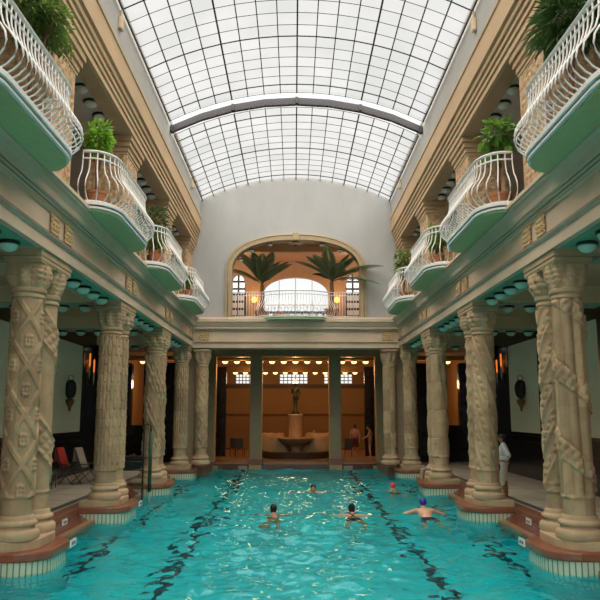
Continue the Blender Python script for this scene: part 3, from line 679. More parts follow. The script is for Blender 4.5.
for sx in(-1,1):
    for i,yc in enumerate([13.4,19.35,25.3,31.0]):
        t=thing('gallery_pillar',f"square carved tan pillar with stepped capital on the {side(sx)} gallery, {ORD[i]} from the front",'pillar',(sx*5.15,yc if yc<31 else 30.6,6.42),0,'square gallery pillars')
        put(pil,'shaft',t,(0,0,.12))
        MB().box(-.58,.58,-.72,.72,0,.14).build('base',m_wood,t,bevel=.02)
        mb=MB(); mb.box(-.56,.56,-.70,.70,2.80,2.86); mb.box(-.59,.59,-.73,.73,2.88,2.99); mb.box(-.56,.56,-.70,.70,2.86,2.88); mb.box(-.60,.60,-.74,.74,2.99,3.01); mb.box(-.64,.64,-.78,.78,3.01,3.13); mb.box(-.63,.63,-.77,.77,3.13,3.15); mb.box(-.69,.69,-.83,.83,3.15,3.30); mb.build('capital',m_wood,t,bevel=.02)

# ------------------------------------------------------------------ balconies
def balpath(off=0.,n=8,hl=1.95,dep=.63):
    a,b=.53-0,.78; P=[(-.05,-hl+off)]
    for k in range(n+1): th=PI/2*k/n; P.append((dep-.53-.0+(.53-off)*math.sin(th),-hl+b+ -(b-off)*math.cos(th)))
    m=[(x,-y) for x,y in P[::-1]]
    return P+m
def resample(P,step):
    L=[0]
    for i in range(1,len(P)): L.append(L[-1]+math.dist(P[i],P[i-1]))
    n=max(2,round(L[-1]/step)); out=[]
    for k in range(n+1):
        d=L[-1]*k/n; i=max(j for j in range(len(L)) if L[j]<=d+1e-9); i=min(i,len(P)-2); f=(d-L[i])/max(1e-9,L[i+1]-L[i]); f=min(1,f)
        x=P[i][0]+(P[i+1][0]-P[i][0])*f; y=P[i][1]+(P[i+1][1]-P[i][1])*f
        tx,ty=P[i+1][0]-P[i][0],P[i+1][1]-P[i][1]; out.append((x,y,math.atan2(ty,tx)-PI/2))
    return out
BOMB=[(0,.20),(.05,.21),(.15,.26),(.235,.35),(.265,.46),(.235,.58),(.15,.70),(.065,.80),(.015,.95),(0,1.08),(0,1.24)]
bar_me=MB().tube([(o,0,z) for o,z in BOMB],.0135,6).mesh('baluster',m_white,True)
straight_me=MB().tube([(0,0,.05),(0,0,1.24)],.0135,6).mesh('baluster',m_white,True)
scroll_me=MB()
def railing(t,P,bars,step=.145,zt=1.26,closed_ends=True):
    r=MB(); pts=[(x,y,zt) for x,y in P]; r.tube(pts,.042,8,flat=.6); r.tube([(x,y,zt-.15) for x,y in P],.018,6); r.tube([(x,y,.215) for x,y in P],.016,6)
    ro=r.build('railing',m_white,t,smooth=True)
    for (x,y,a) in resample(P,step):
        b=put(bars,'baluster',ro,(x,y,0),a)
    return ro
bn=['nearest','second','third','farthest']
SLABS={}
for sx in(-1,1):
    for i,yc in enumerate([9.8,15.95,21.78,27.6]):
        t=thing('balcony',f"white bulging iron balcony with green underside, {bn[i]} of four on the {side(sx)} side",'balcony',(sx*4.33,yc,6.33),0 if sx<0 else PI,'side balconies')
        if 'a' not in SLABS:
            SLABS['a']=MB().prism(balpath(.05),0,.1).mesh('slab',m_slab)
            mb=MB(); mb.prism(balpath(.0),.04,.09); mb.prism(balpath(.03),.09,.115); mb.prism(balpath(-.03),.115,.20); SLABS['b']=mb.mesh('rim',m_white)
            mb=MB(); mb.prism(balpath(.012),.088,.117); SLABS['c']=mb.mesh('rim_stripe',m_stripe)
        put(SLABS['a'],'slab',t); b=put(SLABS['b'],'rim',t,bevel=.012); put(SLABS['c'],'rim_stripe',t)
        railing(t,balpath(.07,10),bar_me)
# back balcony over the arch sill
t=thing('balcony','wide white iron balcony bowing out below the arched opening in the back wall','balcony',(0,YB-.15,6.30),-PI/2)
# local x -> towards viewer (-Y), local y -> +X
def bowpath(off=0): 
    P=[]
    for k in range(25):
        u=-1.55+3.1*k/24; P.append((.62*(max(0,1-abs(u/1.55)**2.6))-off,u))
    return P
mb=MB(); mb.prism([(-.2,-1.6)]+bowpath(.0)+[(-.2,1.6)],.02,.10); mb.build('slab',m_slab,t)
mb=MB(); mb.prism([(-.2,-1.65)]+[(x+.03,y) for x,y in bowpath()]+[(-.2,1.65)],.10,.17); mb.build('rim',m_white,t,bevel=.012)
P=bowpath(.06); r=railing(t,P,bar_me,.13,1.26)
for s_ in(-1,1):
    rr=MB(); rr.tube([(0,s_*1.55,1.26),(0,s_*2.78,1.26)],.03,8,flat=.6); rr.tube([(0,s_*1.55,1.11),(0,s_*2.78,1.11)],.018,6); rr.tube([(0,s_*1.55,.19),(0,s_*2.78,.19)],.016,6)
    so=rr.build('side_railing',m_white,t,smooth=True)
    for k in range(9): put(straight_me,'baluster',so,(0,s_*(1.68+.12*k),0))
# scrollwork grille in the middle of the railing
mb=MB()
for k in range(9):
    y=-1.2+.3*k; x=.62*(1-abs(y/1.55)**2.6)+.14; mb.tube([(x,y+.1*math.sin(a)*a/5,.5+.1*math.cos(a)*a/5) for a in np.linspace(.5,10,26)],.011,5)
mb.build('scrollwork',m_white,r,smooth=True)

# ------------------------------------------------------------------ skylight
NP=16
R=(ROOF_HW**2+ROOF_SAG**2)/(2*ROOF_SAG); A=math.asin(ROOF_HW/R)
def rp(k,dz=0,dr=0): a=-A+2*A*k/NP; return ((R+dr)*math.sin(a),ROOF_Z+ROOF_SAG-R+dz+(R+dr)*math.cos(a))
def vault(name,y0,y1,step,dz,label,heavy):
    nrow=round((y1-y0)/step); V=[];F=[]
    for j in range(nrow+1):
        for k in range(NP+1): x,z=rp(k,dz); V.append((x,y0+(y1-y0)*j/nrow,z))
    for j in range(nrow):
        for k in range(NP): i=j*(NP+1)+k; F.append((i,i+1,i+NP+2,i+NP+1))
    me=npmesh(name,np.array(V),np.array(F),m_pane,False); at=me.attributes.new('rnd','FLOAT','FACE')
    at.data.foreach_set('value',rng.random(len(F)).astype('f4')); o=struct(put(me,name),label)
    mb=MB()
    for k in range(NP+1):
        x,z=rp(k,dz); w=.022 if k%4==0 else .013; mb.box(x-w,x+w,y0,y1,z-.05,z-.004)
    for j in range(nrow+1):
        w=.022 if (j-heavy)%5==0 else .011; y=y0+(y1-y0)*j/nrow
        pts=[rp(k,dz,-.012) for k in range(NP+1)]
        mb.tube([(x,y,z-.012) for x,z in pts],w,4)
    mb.build('glazing_bars',m_bar,o); return o
DZ=.12
vault('ceiling_skylight_near',-3.4,22.7,.61,DZ,'near section of the white glass barrel skylight with dark glazing bars',2)
vault('ceiling_skylight_far',23.6,YB+.05,.64,0,'far section of the white glass barrel skylight with dark glazing bars',6)
# joint: white flashing and grey polygonal girder
mb=MB(); V=[];F=[]; n=33
for k in range(n):
    q=k*NP/(n-1); x,z=rp(q,DZ+.02); x2,z2=rp(q,0.02); V+=[(x,22.62,z+.02),(x,23.62,z+.10),(x2,23.66,z2-.02)]
for k in range(n-1):
    for j in range(2): i=3*k+j; F.append((i,i+3,i+4,i+1))
mb.add(V,F); o=struct(mb.build('ceiling_skylight_joint',m_glass))
mb=MB(); G=[rp(k,0,0) for k in range(0,NP+1,2)]; n=len(G)
V=[];F=[]
for x,z in G: V+=[(x*1.01,23.08,z-.14),(x*1.01,23.08,z+.09),(x*1.01,23.24,z+.09),(x*1.01,23.24,z-.14)]
for k in range(n-1):
    for j in range(4): F.append((4*k+j,4*k+(j+1)%4,4*k+4+(j+1)%4,4*k+4+j))
F+=[(0,1,2,3),(4*n-1,4*n-2,4*n-3,4*n-4)]
mb.add(V,F)
gd=struct(mb.build('trim_roof_girder',m_steel),'grey steel arched girder under the skylight joint')
mb=MB()
for k in range(0,NP+1,4): x,z=rp(k); mb.box(x-.05,x+.05,23.04,23.28,z-.12,z+.10)
mb.build('girder_plates',m_steel,gd)
# outer side roofs and end walls (close the hall for light)
mb=MB(); mb.box(-9,9,Y0-.3,Y0,-.5,1.2); mb.box(-9,-4.2,Y0-.3,Y0,1.2,13.4); mb.box(4.2,9,Y0-.3,Y0,1.2,13.4); mb.box(-4.2,4.2,Y0-.3,Y0,11,13.4); struct(mb.build('wall_front',m_plaster),'wall behind the viewpoint')
win('window_12',-4.2,4.2,1.2,11,Y0-.15,6,6,.05,m_white)  # added unseen window, lets daylight in from behind the viewpoint
mb=MB(); mb.box(-9,9,Y0,Y0+3,-.3,0); struct(mb.build('floor_front',m_deck))
for sx in(-1,1):
    mb=MB(); mb.box(sx*4.25,sx*4.72,Y0,YB+.4,ROOF_Z+.24,ROOF_Z+.36); struct(mb.build('trim_roof_kerb_'+side(sx),m_greywall))

# ------------------------------------------------------------------ back alcove and hall
m_greystone = M('grey_green_stone',(.34,.37,.28),.6,(.27,.30,.22),6)
HY=36.0; HB=47.5
for sx in(-1,1):
    mb=MB(); mb.box(sx*4.42,sx*4.75,31.9,36,-.5,5.6); struct(mb.build('wall_alcove_'+side(sx),m_olive))
    mb=MB(); mb.box(sx*3.98,sx*4.5,35.7,36.1,-.3,5.16); j=struct(mb.build('trim_jamb_'+side(sx),m_olive,bevel=.02)); mb=MB(); mb.box(sx*3.92,sx*3.99,35.72,36.1,.0,5.16); mb.build('gold_lining',m_gold,j)
    t=thing('alcove_pier',f"square olive grey pier standing at the water's edge, {side(sx)} of the fountain",'pier',(sx*1.95,35.9,-.5),0,'piers in front of the fountain')
    MB().box(-.29,.29,-.2,.2,.68,5.66).build('shaft',m_olive,t,bevel=.02)
    MB().box(-.37,.37,-.3,.3,.36,.68).build('base',m_red,t,bevel=.03); MB().box(-.31,.31,-.27,.3,-.4,.36).build('tile_foot',m_tile2 if 'm_tile2' in globals() else m_base,t,bevel=.02)
    MB().box(-sx*.31,-sx*.28,-.22,.2,.7,5.62).build('gold_lining',m_gold,t)
    for q in(0,1):
        t=thing('water_inlet_block',f"pale stone block at the waterline, {'inner' if q==0 else 'outer'} one beside the {side(sx)} olive pier",'block',(sx*(2.55 if q==0 else 4.0),35.78,-.40),0,'pale waterline blocks')
        MB().box(-.22,.22,-.13,.15,-.2,.2).build('block',m_greystone,t,bevel=.02)
mb=MB(); mb.box(-4.5,4.5,35.7,36.1,5.14,6.2); h=struct(mb.build('trim_header',m_olive,bevel=.02)); mb=MB(); mb.box(-3.95,3.95,35.72,36.12,5.09,5.15); mb.build('gold_lining',m_gold,h)
mb=MB(); mb.box(-4.8,4.8,31.9,36,5.95,6.2); struct(mb.build('ceiling_alcove',m_olive))
mb=MB(); mb.box(-9,9,HY+.1,HB,-.3,0); struct(mb.build('floor_hall',m_hallfloor))
mb=MB(); mb.box(-4.5,4.5,36.0,36.5,-1.0,-.12); mb.box(-4.5,4.5,36.22,36.6,-.14,0.0); struct(mb.build('trim_pool_end_curb',m_apron,bevel=.02),'red marble curb at the far pool end')
mb=MB(); mb.box(-9,9,HY+.1,HB,5.35,5.6)
hc=struct(mb.build('ceiling_hall',m_hall))
for y,zb in((38.8,5.14),(42.0,5.05),(45.0,4.9)):
    mb=MB(); mb.box(-9,9,y-.35,y+.35,zb,5.4); mb.build('ceiling_beam',m_hall,hc)
mb=MB(); mb.box(-9,9,HB,HB+.3,-.2,4.25); mb.box(-9,9,HB,HB+.3,4.88,5.6)
XW=[(-6.2,-4.6),(-3.9,-2.35),(-1.02,.82),(1.9,3.75),(4.6,6.2)]
xs_=[-9]+[v for w in XW for v in w]+[9]
for i in range(0,len(xs_),2): mb.box(xs_[i],xs_[i+1],HB,HB+.3,4.25,4.88)
hw=struct(mb.build('wall_hall_back',m_hall))
mb=MB(); mb.box(-9,9,HB-.25,HB,3.95,4.2); mb.build('dark_shelf',m_darkbrown,hw); mb=MB(); mb.box(-9,9,HB-.18,HB,2.28,3.95); mb.build('upper_panel',m_hall,hw)
for i,(a,b) in enumerate(XW): win(f'window_{i+4}',a,b,4.25,4.88,HB+.1,7,3,.025,m_hall)
for sx in(-1,1):
    mb=MB(); mb.box(sx*9,sx*9.2,36,HB,-.2,5.6); struct(mb.build('wall_hall_'+side(sx),m_hall))
    mb=MB(); mb.box(sx*3.85,sx*4.75,40.4,40.7,0,4.9); mb.box(sx*4.3,sx*4.7,36,39,0,5.4); struct(mb.build('wall_hall_black_pier_'+side(sx),m_blackwall))
rowg='lit dome lamps in the hall behind the pool'
for k in range(13):
    dome(-3.78+.63*k,38.8,5.14,G_LIT,f"warm lit dome lamp, {ORD[k]} from the left, front row of the hall behind",rowg,1.0)
for k in range(13):
    dome(-3.72+.62*k,45.0,4.9,G_LIT,f"warm lit dome lamp, {ORD[k]} from the left, rear row of the hall behind",rowg,.95)
for sx in(-1,1):
    for k,x in enumerate((5.9,7.2,8.2)): dome(sx*x,38.8,5.14,G_LIT,f"warm lit dome lamp seen past the end of the {side(sx)} aisle, {ORD[k]} from the pool",'lit dome lamps at the aisle ends')
    dome(sx*4.75,38.8,5.14,G_LIT,f"warm lit dome lamp beside the {side(sx)} rear corner column",'lit dome lamps at the aisle ends')
# fountain
t=thing('fountain','orange-lit stone fountain with tiered rock basin behind the pool','fountain',(0,39.6,0))
def rock(cx,cy,rx,ry,z0,z1,seed):
    r_=np.random.default_rng(seed); mb=MB(); V=[];F=[];n=28; L=7
    for j in range(L):
        f=j/(L-1)
        for k in range(n):
            a=2*PI*k/n; q=1-.35*f**2+.09*math.sin(3*a+seed+2*f)+.06*r_.random(); V.append((cx+rx*q*math.cos(a),cy+ry*q*math.sin(a),z0+(z1-z0)*(f+.05*math.sin(5*a))))
    for j in range(L-1):
        for k in range(n): F.append((j*n+k,j*n+(k+1)%n,(j+1)*n+(k+1)%n,(j+1)*n+k))
    F.append(tuple(range((L-1)*n,L*n))); return mb.add(V,F)
MB().lathe([(2.0,0),(2.02,.32),(1.95,.36),(1.8,.36),(1.75,.1)],n=40).build('pool_rim',m_darkbrown,t,smooth=True,split=40)
mb=rock(-1.3,.25,1.0,.7,.1,1.25,3); rk=rock(1.3,.25,1.0,.7,.1,1.25,5); mb.add(rk.v,rk.f); mb.build('rockwork',m_rock,t,smooth=True)
MB().lathe([(.25,.1),(.3,.4),(.5,.55),(.85,.7),(.98,.86),(.95,.9),(.8,.86),(.45,.84)],n=36).build('bowl',m_rock,t,(0,-.3,.15),smooth=True,split=50)
MB().lathe([(.42,.8),(.46,.86),(.40,.95),(.36,1.0),(.36,2.1),(.40,2.16),(.42,2.26),(.38,2.3)],n=30).build('pedestal',m_rock,t,smooth=True,split=50)
# small reclining rock figure / finial on right
MB().tube([(1.0,-.1,1.05),(1.05,-.1,1.25),(.98,-.1,1.4)],[.09,.06,.03],8).build('rock_finial',m_rock,t,smooth=True)

# ------------------------------------------------------------------ figures
def remesh(mb,name,mat,parent,voxel=.012,smooth=4):
    me=mb.mesh(name+'_src',mat); tmp=bpy.data.objects.new('tmp',me); C.objects.link(tmp)
    r=tmp.modifiers.new('r','REMESH'); r.mode='VOXEL'; r.voxel_size=voxel; r.use_smooth_shade=True
    s_=tmp.modifiers.new('s','SMOOTH'); s_.factor=.5; s_.iterations=smooth
    dg=bpy.context.evaluated_depsgraph_get(); ev=tmp.evaluated_get(dg); out=bpy.data.meshes.new_from_object(ev); out.name=name
    bpy.data.objects.remove(tmp); bpy.data.meshes.remove(me)
    if not out.materials: out.materials.append(mat)
    else: out.materials[0]=mat
    return put(out,name,parent)
def hand(mb,w,d,nrm,thumb,curl=.35,s=1.):
    w=Vector(w); d=Vector(d).normalized(); nrm=Vector(nrm).normalized(); sd=d.cross(nrm).normalized()*thumb
    palm=w+d*.05*s; mb.ell(palm,(.042*s,.05*s,.018*s),12,8,Matrix((sd,d,nrm)).transposed())
    for k,(o,l) in enumerate(((.030,.072),(.010,.080),(-.011,.075),(-.031,.058))):
        a=palm+sd*o*s+d*.035*s; b=a+(d*math.cos(curl)-nrm*math.sin(curl))*l*.55*s; c=b+(d*math.cos(curl*2.2)-nrm*math.sin(curl*2.2))*l*.45*s
        mb.cap(a,b,.0105*s,.0095*s,8); mb.cap(b,c,.0095*s,.008*s,8)
    a=w+d*.03*s+sd*.03*s; b=a+(d*.6+sd*.75)*.045*s; c=b+(d*.9+sd*.25-nrm*.2)*.03*s; mb.cap(a,b,.013*s,.011*s,8); mb.cap(b,c,.011*s,.009*s,8)
def headparts(mb,c,fwd,up=(0,0,1)):
    c=Vector(c); f=Vector(fwd).normalized(); u=Vector(up).normalized(); s=f.cross(u).normalized(); u=s.cross(f); Rm=Matrix((s,f,u)).transposed()
    mb.ell(c+u*.02,(.076,.095,.098),16,12,Rm); mb.ell(c+f*.022-u*.055,(.058,.068,.062),14,10,Rm)
    mb.ell(c+f*.096-u*.018,(.013,.018,.024),8,6,Rm)
    for q in(-1,1): mb.ell(c+s*.078*q-u*.01-f*.008,(.012,.024,.032),8,6,Rm); 
    return c,f,u,s,Rm
def face(c,f,u,s,Rm,parent,hairmat,hair='short',capcover=False):
    mb=MB()
    for q in(-1,1): mb.ell(c+s*.033*q+f*.082+u*.016,(.011,.008,.008),8,6,Rm)
    mb.ell(c+f*.084-u*.058,(.024,.008,.007),8,6,Rm); mb.build('face_features',m_redcloth if False else m_hair,parent,smooth=True)
    mb=MB(); 
    if hair=='cap': mb.ell(c+u*.035-f*.012,(.086,.106,.098),16,12,Rm)
    else:
        mb.ell(c+u*.050-f*.014,(.086,.102,.088),16,12,Rm); mb.ell(c-f*.045-u*.02,(.074,.062,.085),14,10,Rm)
        if hair=='bun': mb.ell(c-f*.07+u*.115,(.045,.045,.045),12,8,Rm)
    remesh(mb,'swim_cap' if hair=='cap' else 'hair',hairmat,parent,.012,3)
def body(J,mb,hands=True,r=1.,curl=.35,legs=True,fem=False):
    g=lambda k:Vector(J[k])
    ch,pe=g('chest'),g('pelvis'); acr=(g('shR')-g('shL')).normalized(); ax=(ch-pe).normalized(); dp=acr.cross(ax).normalized(); Rm=Matrix((acr,dp,ax)).transposed()
    mb.ell(ch,(.165*r,.112*r,.19*r),18,12,Rm); mb.ell(ch.lerp(pe,.5),(.135*r,.098*r,.19*r),18,12,Rm); mb.ell(pe,(.158*r,.115*r,.135*r),18,12,Rm)
    nb=(g('shL')+g('shR'))/2+ax*.01
    mb.cap(nb,g('head')-Vector((0,0,.03)),.062*r,.054*r)
    for s_ in'LR':
        mb.cap(nb,g('sh'+s_),.062*r,.058*r); mb.cap(g('sh'+s_),g('el'+s_),.056*r,.043*r); mb.cap(g('el'+s_),g('wr'+s_),.042*r,.029*r)
        if hands:
            d=g('wr'+s_)-g('el'+s_); nr=Vector(J.get('pn'+s_,(0,0,1))); nr=nr-nr.project(d); hand(mb,g('wr'+s_),d,nr,1 if s_=='L' else -1,curl)
        if legs:
            mb.cap(g('hi'+s_),g('kn'+s_),.085*r,.056*r); mb.cap(g('kn'+s_),g('an'+s_),.054*r,.037*r)
            k,a=g('kn'+s_),g('an'+s_); mb.cap(k.lerp(a,.12),k.lerp(a,.45),.053*r,.056*r)
            ft=Vector(J['ft'+s_]); mb.cap(a,ft.lerp(a,.75)+Vector((0,0,-.03)),.04,.04); mb.cap(a+Vector((0,0,-.035)),ft,.04,.028)
def swimmer(label,px,y,facing,skin,cap,capmat,pose,trunks=None,straps=False,arm=0.):
    # facing=+1 swims away from the viewer, -1 towards
    t=thing('person',label,'person',(px,y,WATER),0 if facing>0 else PI,'swimmers')
    up=pose; t.scale=(1.1,1.1,1.1)
    J=dict(head=(0,.10,.15+up),chest=(0,-.20,-.06+up),pelvis=(0,-.60,-.19+up*.6),shL=(-.19,-.04,.0+up),shR=(.19,-.04,.0+up),
      elL=(-.40,.06+arm,-.03+up*.5),elR=(.40,.06+arm,-.03+up*.5),wrL=(-.62,.02+arm*2,-.07),wrR=(.62,.02+arm*2,-.07),
      hiL=(-.10,-.68,-.22),hiR=(.10,-.68,-.22),knL=(-.20,-1.02,-.36),knR=(.20,-1.02,-.36),anL=(-.17,-1.42,-.42),anR=(.17,-1.42,-.42),ftL=(-.20,-1.6,-.46),ftR=(.20,-1.6,-.46))
    mb=MB(); body(J,mb); hp=headparts(mb,J['head'],(0,1,.05)); remesh(mb,'body',skin,t,.012)
    face(*hp,t,capmat,cap)
    if trunks:
        mb=MB(); pe=Vector(J['pelvis']); mb.ell(pe+Vector((0,-.02,0)),(.172,.15,.128),18,12)
        for s_ in'LR': mb.cap(J['hi'+s_],Vector(J['hi'+s_]).lerp(Vector(J['kn'+s_]),.4),.095,.082)
        remesh(mb,'swim_trunks',trunks,t,.013)
    if straps:
        mb=MB()
        mb.tube([(-.12,-.06,.10+up),(-.05,-.16,.085+up),(.0,-.24,.055+up),(.06,-.34,.01+up)],.012,6); mb.tube([(.12,-.06,.10+up),(.05,-.16,.085+up),(.0,-.24,.055+up),(-.06,-.34,.01+up)],.012,6)
        mb.ell((0,-.52,-.12+up*.6),(.172,.24,.125),18,12); mb.build('swimsuit',m_trunk,t,smooth=True)
    return t
swimmer('swimmer with short black hair seen from behind, bare shoulders just above the water',-.62,19.75,1,m_skin2,'short',m_hair,-.03,arm=.05)
swimmer('dark haired swimmer facing the viewer in the far middle of the pool',.58,25.4,-1,m_skin,'short',m_hair,-.03)
swimmer('swimmer with black hair in a bun and crossed dark swimsuit straps seen from behind',1.46,19.7,1,m_skin,'bun',m_hair,-.02,straps=True)
swimmer('swimmer in a bright pink-red cap heading for the far end of the pool',3.42,26.1,1,m_skin3,'cap',m_pink,-.05,trunks=m_trunk)
swimmer('swimmer in a royal blue cap with arms spread wide and dark trunks',3.40,19.9,1,m_skin3,'cap',m_blue,.08,trunks=m_trunk).scale=(1.16,1.16,1.16)
# attendant in white, hands on hips, facing the pool
def stand(J0,**k): J=dict(J0); J.update(k); return J
ST=dict(head=(0,.03,1.60),chest=(0,0,1.24),pelvis=(0,0,.96),shL=(-.19,0,1.40),shR=(.19,0,1.40),elL=(-.25,-.03,1.10),elR=(.25,-.03,1.10),wrL=(-.24,.05,.86),wrR=(.24,.05,.86),
 hiL=(-.095,0,.90),hiR=(.095,0,.90),knL=(-.11,.02,.49),knR=(.11,.02,.49),anL=(-.11,-.02,.08),anR=(.11,-.02,.08),ftL=(-.13,.14,.028),ftR=(.13,.14,.028))
t=thing('person','attendant in white shirt, pale trousers and brown boots standing with hands on hips','person',(5.84,20.7,0),math.radians(70))
J=stand(ST,elL=(-.40,-.16,1.15),wrL=(-.20,-.05,1.00),elR=(.40,-.10,1.15),wrR=(.20,.02,1.00),pnL=(0,0,1),pnR=(0,0,1))
mb=MB(); body(J,mb); hp=headparts(mb,J['head'],(0,1,0)); remesh(mb,'body',m_skin2,t,.012); face(*hp,t,m_hair,'short')
mb=MB(); mb.ell((0,0,1.25),(.195,.14,.22),18,12); mb.ell((0,0,1.05),(.178,.135,.17),18,12)
for s_ in'LR': q=1 if s_=='R' else -1; mb.cap((q*.06,0,1.42),J['sh'+s_],.075,.078); mb.cap(J['sh'+s_],J['el'+s_],.078,.066); mb.cap(J['el'+s_],Vector(J['el'+s_]).lerp(Vector(J['wr'+s_]),.75),.062,.048)
remesh(mb,'shirt',m_shirt,t,.014)
mb=MB(); mb.ell((0,0,.95),(.178,.135,.12),18,12)
for s_ in'LR': mb.cap(J['hi'+s_],J['kn'+s_],.105,.082); mb.cap(J['kn'+s_],Vector(J['kn'+s_])+Vector((0,0,-.12)),.082,.078)
remesh(mb,'trousers',m_trous,t,.014)
mb=MB()
for s_ in'LR': mb.cap(Vector(J['kn'+s_])+Vector((0,-.01,-.05)),Vector(J['an'+s_])+Vector((0,0,.02)),.075,.058); mb.cap(Vector(J['an'+s_])+Vector((0,0,-.03)),Vector(J['ft'+s_])+Vector((0,.02,.02)),.05,.045)
remesh(mb,'boots',m_boot,t,.014)
mb=MB(); mb.tube([(.185*math.cos(a),.14*math.sin(a),1.0) for a in np.linspace(0,2*PI,25)[:-1]],.022,6,True); mb.build('belt',m_boot,t,smooth=True)
# two bathers in the hall behind
t=thing('person','bather with bare back and dark red shorts standing in the hall behind the pool','person',(3.22,39.6,0),math.radians(10))
mb=MB(); body(ST,mb); hp=headparts(mb,ST['head'],(0,1,-.35)); remesh(mb,'body',m_skin3,t,.013); face(*hp,t,m_hair,'short')
mb=MB(); mb.ell((0,0,.95),(.178,.135,.14),18,12); [mb.cap(ST['hi'+s_],Vector(ST['hi'+s_]).lerp(Vector(ST['kn'+s_]),.75),.105,.095) for s_ in'LR']; remesh(mb,'shorts',m_redcloth,t,.014)
t=thing('person','bather standing sideways by the black pier at the right of the hall behind','person',(3.98,39.0,0),math.radians(80))
J=stand(ST,head=(0,.09,1.58),elL=(-.2,.1,1.12),elR=(.2,.14,1.12),wrL=(-.1,.3,1.02),wrR=(.1,.3,1.05))
mb=MB(); body(J,mb); hp=headparts(mb,J['head'],(0,1,-.2)); remesh(mb,'body',m_skin3,t,.013); face(*hp,t,m_hair,'short')
mb=MB(); mb.ell((0,0,.95),(.176,.133,.13),18,12); [mb.cap(J['hi'+s_],Vector(J['hi'+s_]).lerp(Vector(J['kn'+s_]),.4),.1,.09) for s_ in'LR']; remesh(mb,'swimwear',m_skin2,t,.014)
# bather seated on the deck edge behind third right pair
t=thing('person','bather in grey trunks sitting on the right pool edge beyond the third pair of columns','person',(5.52,29.7,0),math.radians(90))
J=dict(head=(0,.10,.80),chest=(0,.02,.44),pelvis=(0,-.02,.12),shL=(-.19,.04,.60),shR=(.19,.04,.60),elL=(-.27,-.02,.34),elR=(.27,-.02,.34),wrL=(-.25,.08,.10),wrR=(.25,.08,.10),
 hiL=(-.1,.02,.10),hiR=(.1,.02,.10),knL=(-.14,.42,.09),knR=(.14,.42,.09),anL=(-.14,.46,-.32),anR=(.14,.46,-.32),ftL=(-.15,.62,-.38),ftR=(.15,.62,-.38))
mb=MB(); body(J,mb); hp=headparts(mb,J['head'],(0,1,-.2)); remesh(mb,'body',m_skin3,t,.013); face(*hp,t,m_hair,'short')
mb=MB(); mb.ell((0,0,.13),(.175,.15,.12),18,12); [mb.cap(J['hi'+s_],Vector(J['hi'+s_]).lerp(Vector(J['kn'+s_]),.7),.1,.085) for s_ in'LR']; remesh(mb,'swim_trunks',M('grey_trunks',(.20,.23,.28),.8),t,.014)
# bronze statue on the fountain
t=thing('statue','dark bronze standing figure on the fountain pedestal','statue',(0,39.6,2.30))
SB=stand(ST,elL=(-.22,.1,1.15),wrL=(-.08,.22,1.2),elR=(.26,0,1.12),wrR=(.2,.1,.9),hiL=(-.08,0,.9),hiR=(.08,0,.9),knL=(-.07,.04,.5),knR=(.07,0,.5),anL=(-.08,-.02,.12),anR=(.08,-.02,.12),ftL=(-.09,.12,.07),ftR=(.1,.12,.07))
mb=MB(); body(SB,mb,True,.95); headparts(mb,SB['head'],(0,-1,0)); mb.ell((0,-.01,1.66),(.085,.1,.085)); b=remesh(mb,'figure',m_bronze,t,.014); b.scale=(.92,.92,.92); b.location=(0,0,.06)
MB().lathe([(.26,0),(.26,.06),(.2,.13)],n=20).build('base',m_bronze,t)

# ------------------------------------------------------------------ plants
def bush(label,loc,stemh,rad,n,lsz,mat,potr=.22,hang=0.,spiky=False,seed=1,stem=True):
    rr=random.Random(seed); t=thing('potted_plant',label,'plant',loc,0,'balcony plants')
    MB().lathe([(potr*.7,0),(potr*.75,.02),(potr,.36),(potr*1.08,.37),(potr*1.08,.43),(potr*.92,.43),(potr*.9,.36)],n=20).build('pot',m_terra,t,smooth=True,split=40)
    st=MB(); lf=MB()
    tips=[]
    for k in range(9):
        a=rr.random()*2*PI; q=rr.random()**.5; x,y=rad[0]*q*math.cos(a)*.75,rad[1]*q*math.sin(a)*.75; z=stemh+rad[2]*rr.uniform(-.6,.7)
        st.tube([(0,0,.36),(x*.15,y*.15,stemh*.55),(x*.5,y*.5,stemh*.8),(x,y,z)],[.022,.017,.012,.006],6); tips.append((x,y,z))
    for i in range(n):
        while True:
            p=Vector((rr.uniform(-1,1),rr.uniform(-1,1),rr.uniform(-1,1)))
            if .15<p.length<1: break
        k=.8+.2*math.sin(5*math.atan2(p.y,p.x)+seed)+.15*math.sin(6*p.z+seed)
        q=Vector((p.x*rad[0]*k,p.y*rad[1]*k,stemh+p.z*rad[2]*k-hang*(p.x*p.x+p.y*p.y)))
        d=p.normalized()+Vector((rr.uniform(-.7,.7),rr.uniform(-.7,.7),rr.uniform(-.9,.3)))
        nn=Vector((rr.uniform(-.5,.5),rr.uniform(-.5,.5),1))
        if abs(d.normalized().dot(nn.normalized()))>.95: continue
        l=lsz*rr.uniform(.6,1.25); lf.leaf(q,d,nn,l,l*(.16 if spiky else .5))
    st.build('stems',m_stem,t,smooth=True); lf.build('foliage',mat,t); return t
zf=6.52
bush('dark green trailing bush above the nearest left balcony',(-4.45,11.3,6.53),2.55,(.60,1.0,.55),5200,.095,m_leaf,.30,.25,seed=2)
bush('bright green leafy plant at the near end of the second left balcony',(-4.30,14.85,6.53),1.62,(.30,.38,.34),420,.17,m_leaf2,.22,seed=3)
bush('dark green spiky plant at the near end of the third left balcony',(-4.25,21.1,6.53),1.55,(.40,.52,.36),420,.26,m_leaf4,.22,.1,True,seed=4)
bush('low green bush inside the third left balcony by its near end',(-4.1,20.5,6.53),.75,(.28,.35,.38),500,.13,m_leaf,.2,seed=5)
bush('small green plant on the farthest left balcony',(-4.15,27.2,6.53),.8,(.25,.3,.3),220,.14,m_leaf3,.18,seed=6)
bush('mid green broad-leaved plant at the near end of the second right balcony',(4.36,14.95,6.53),1.78,(.36,.55,.40),200,.28,m_leaf3,.24,seed=7)
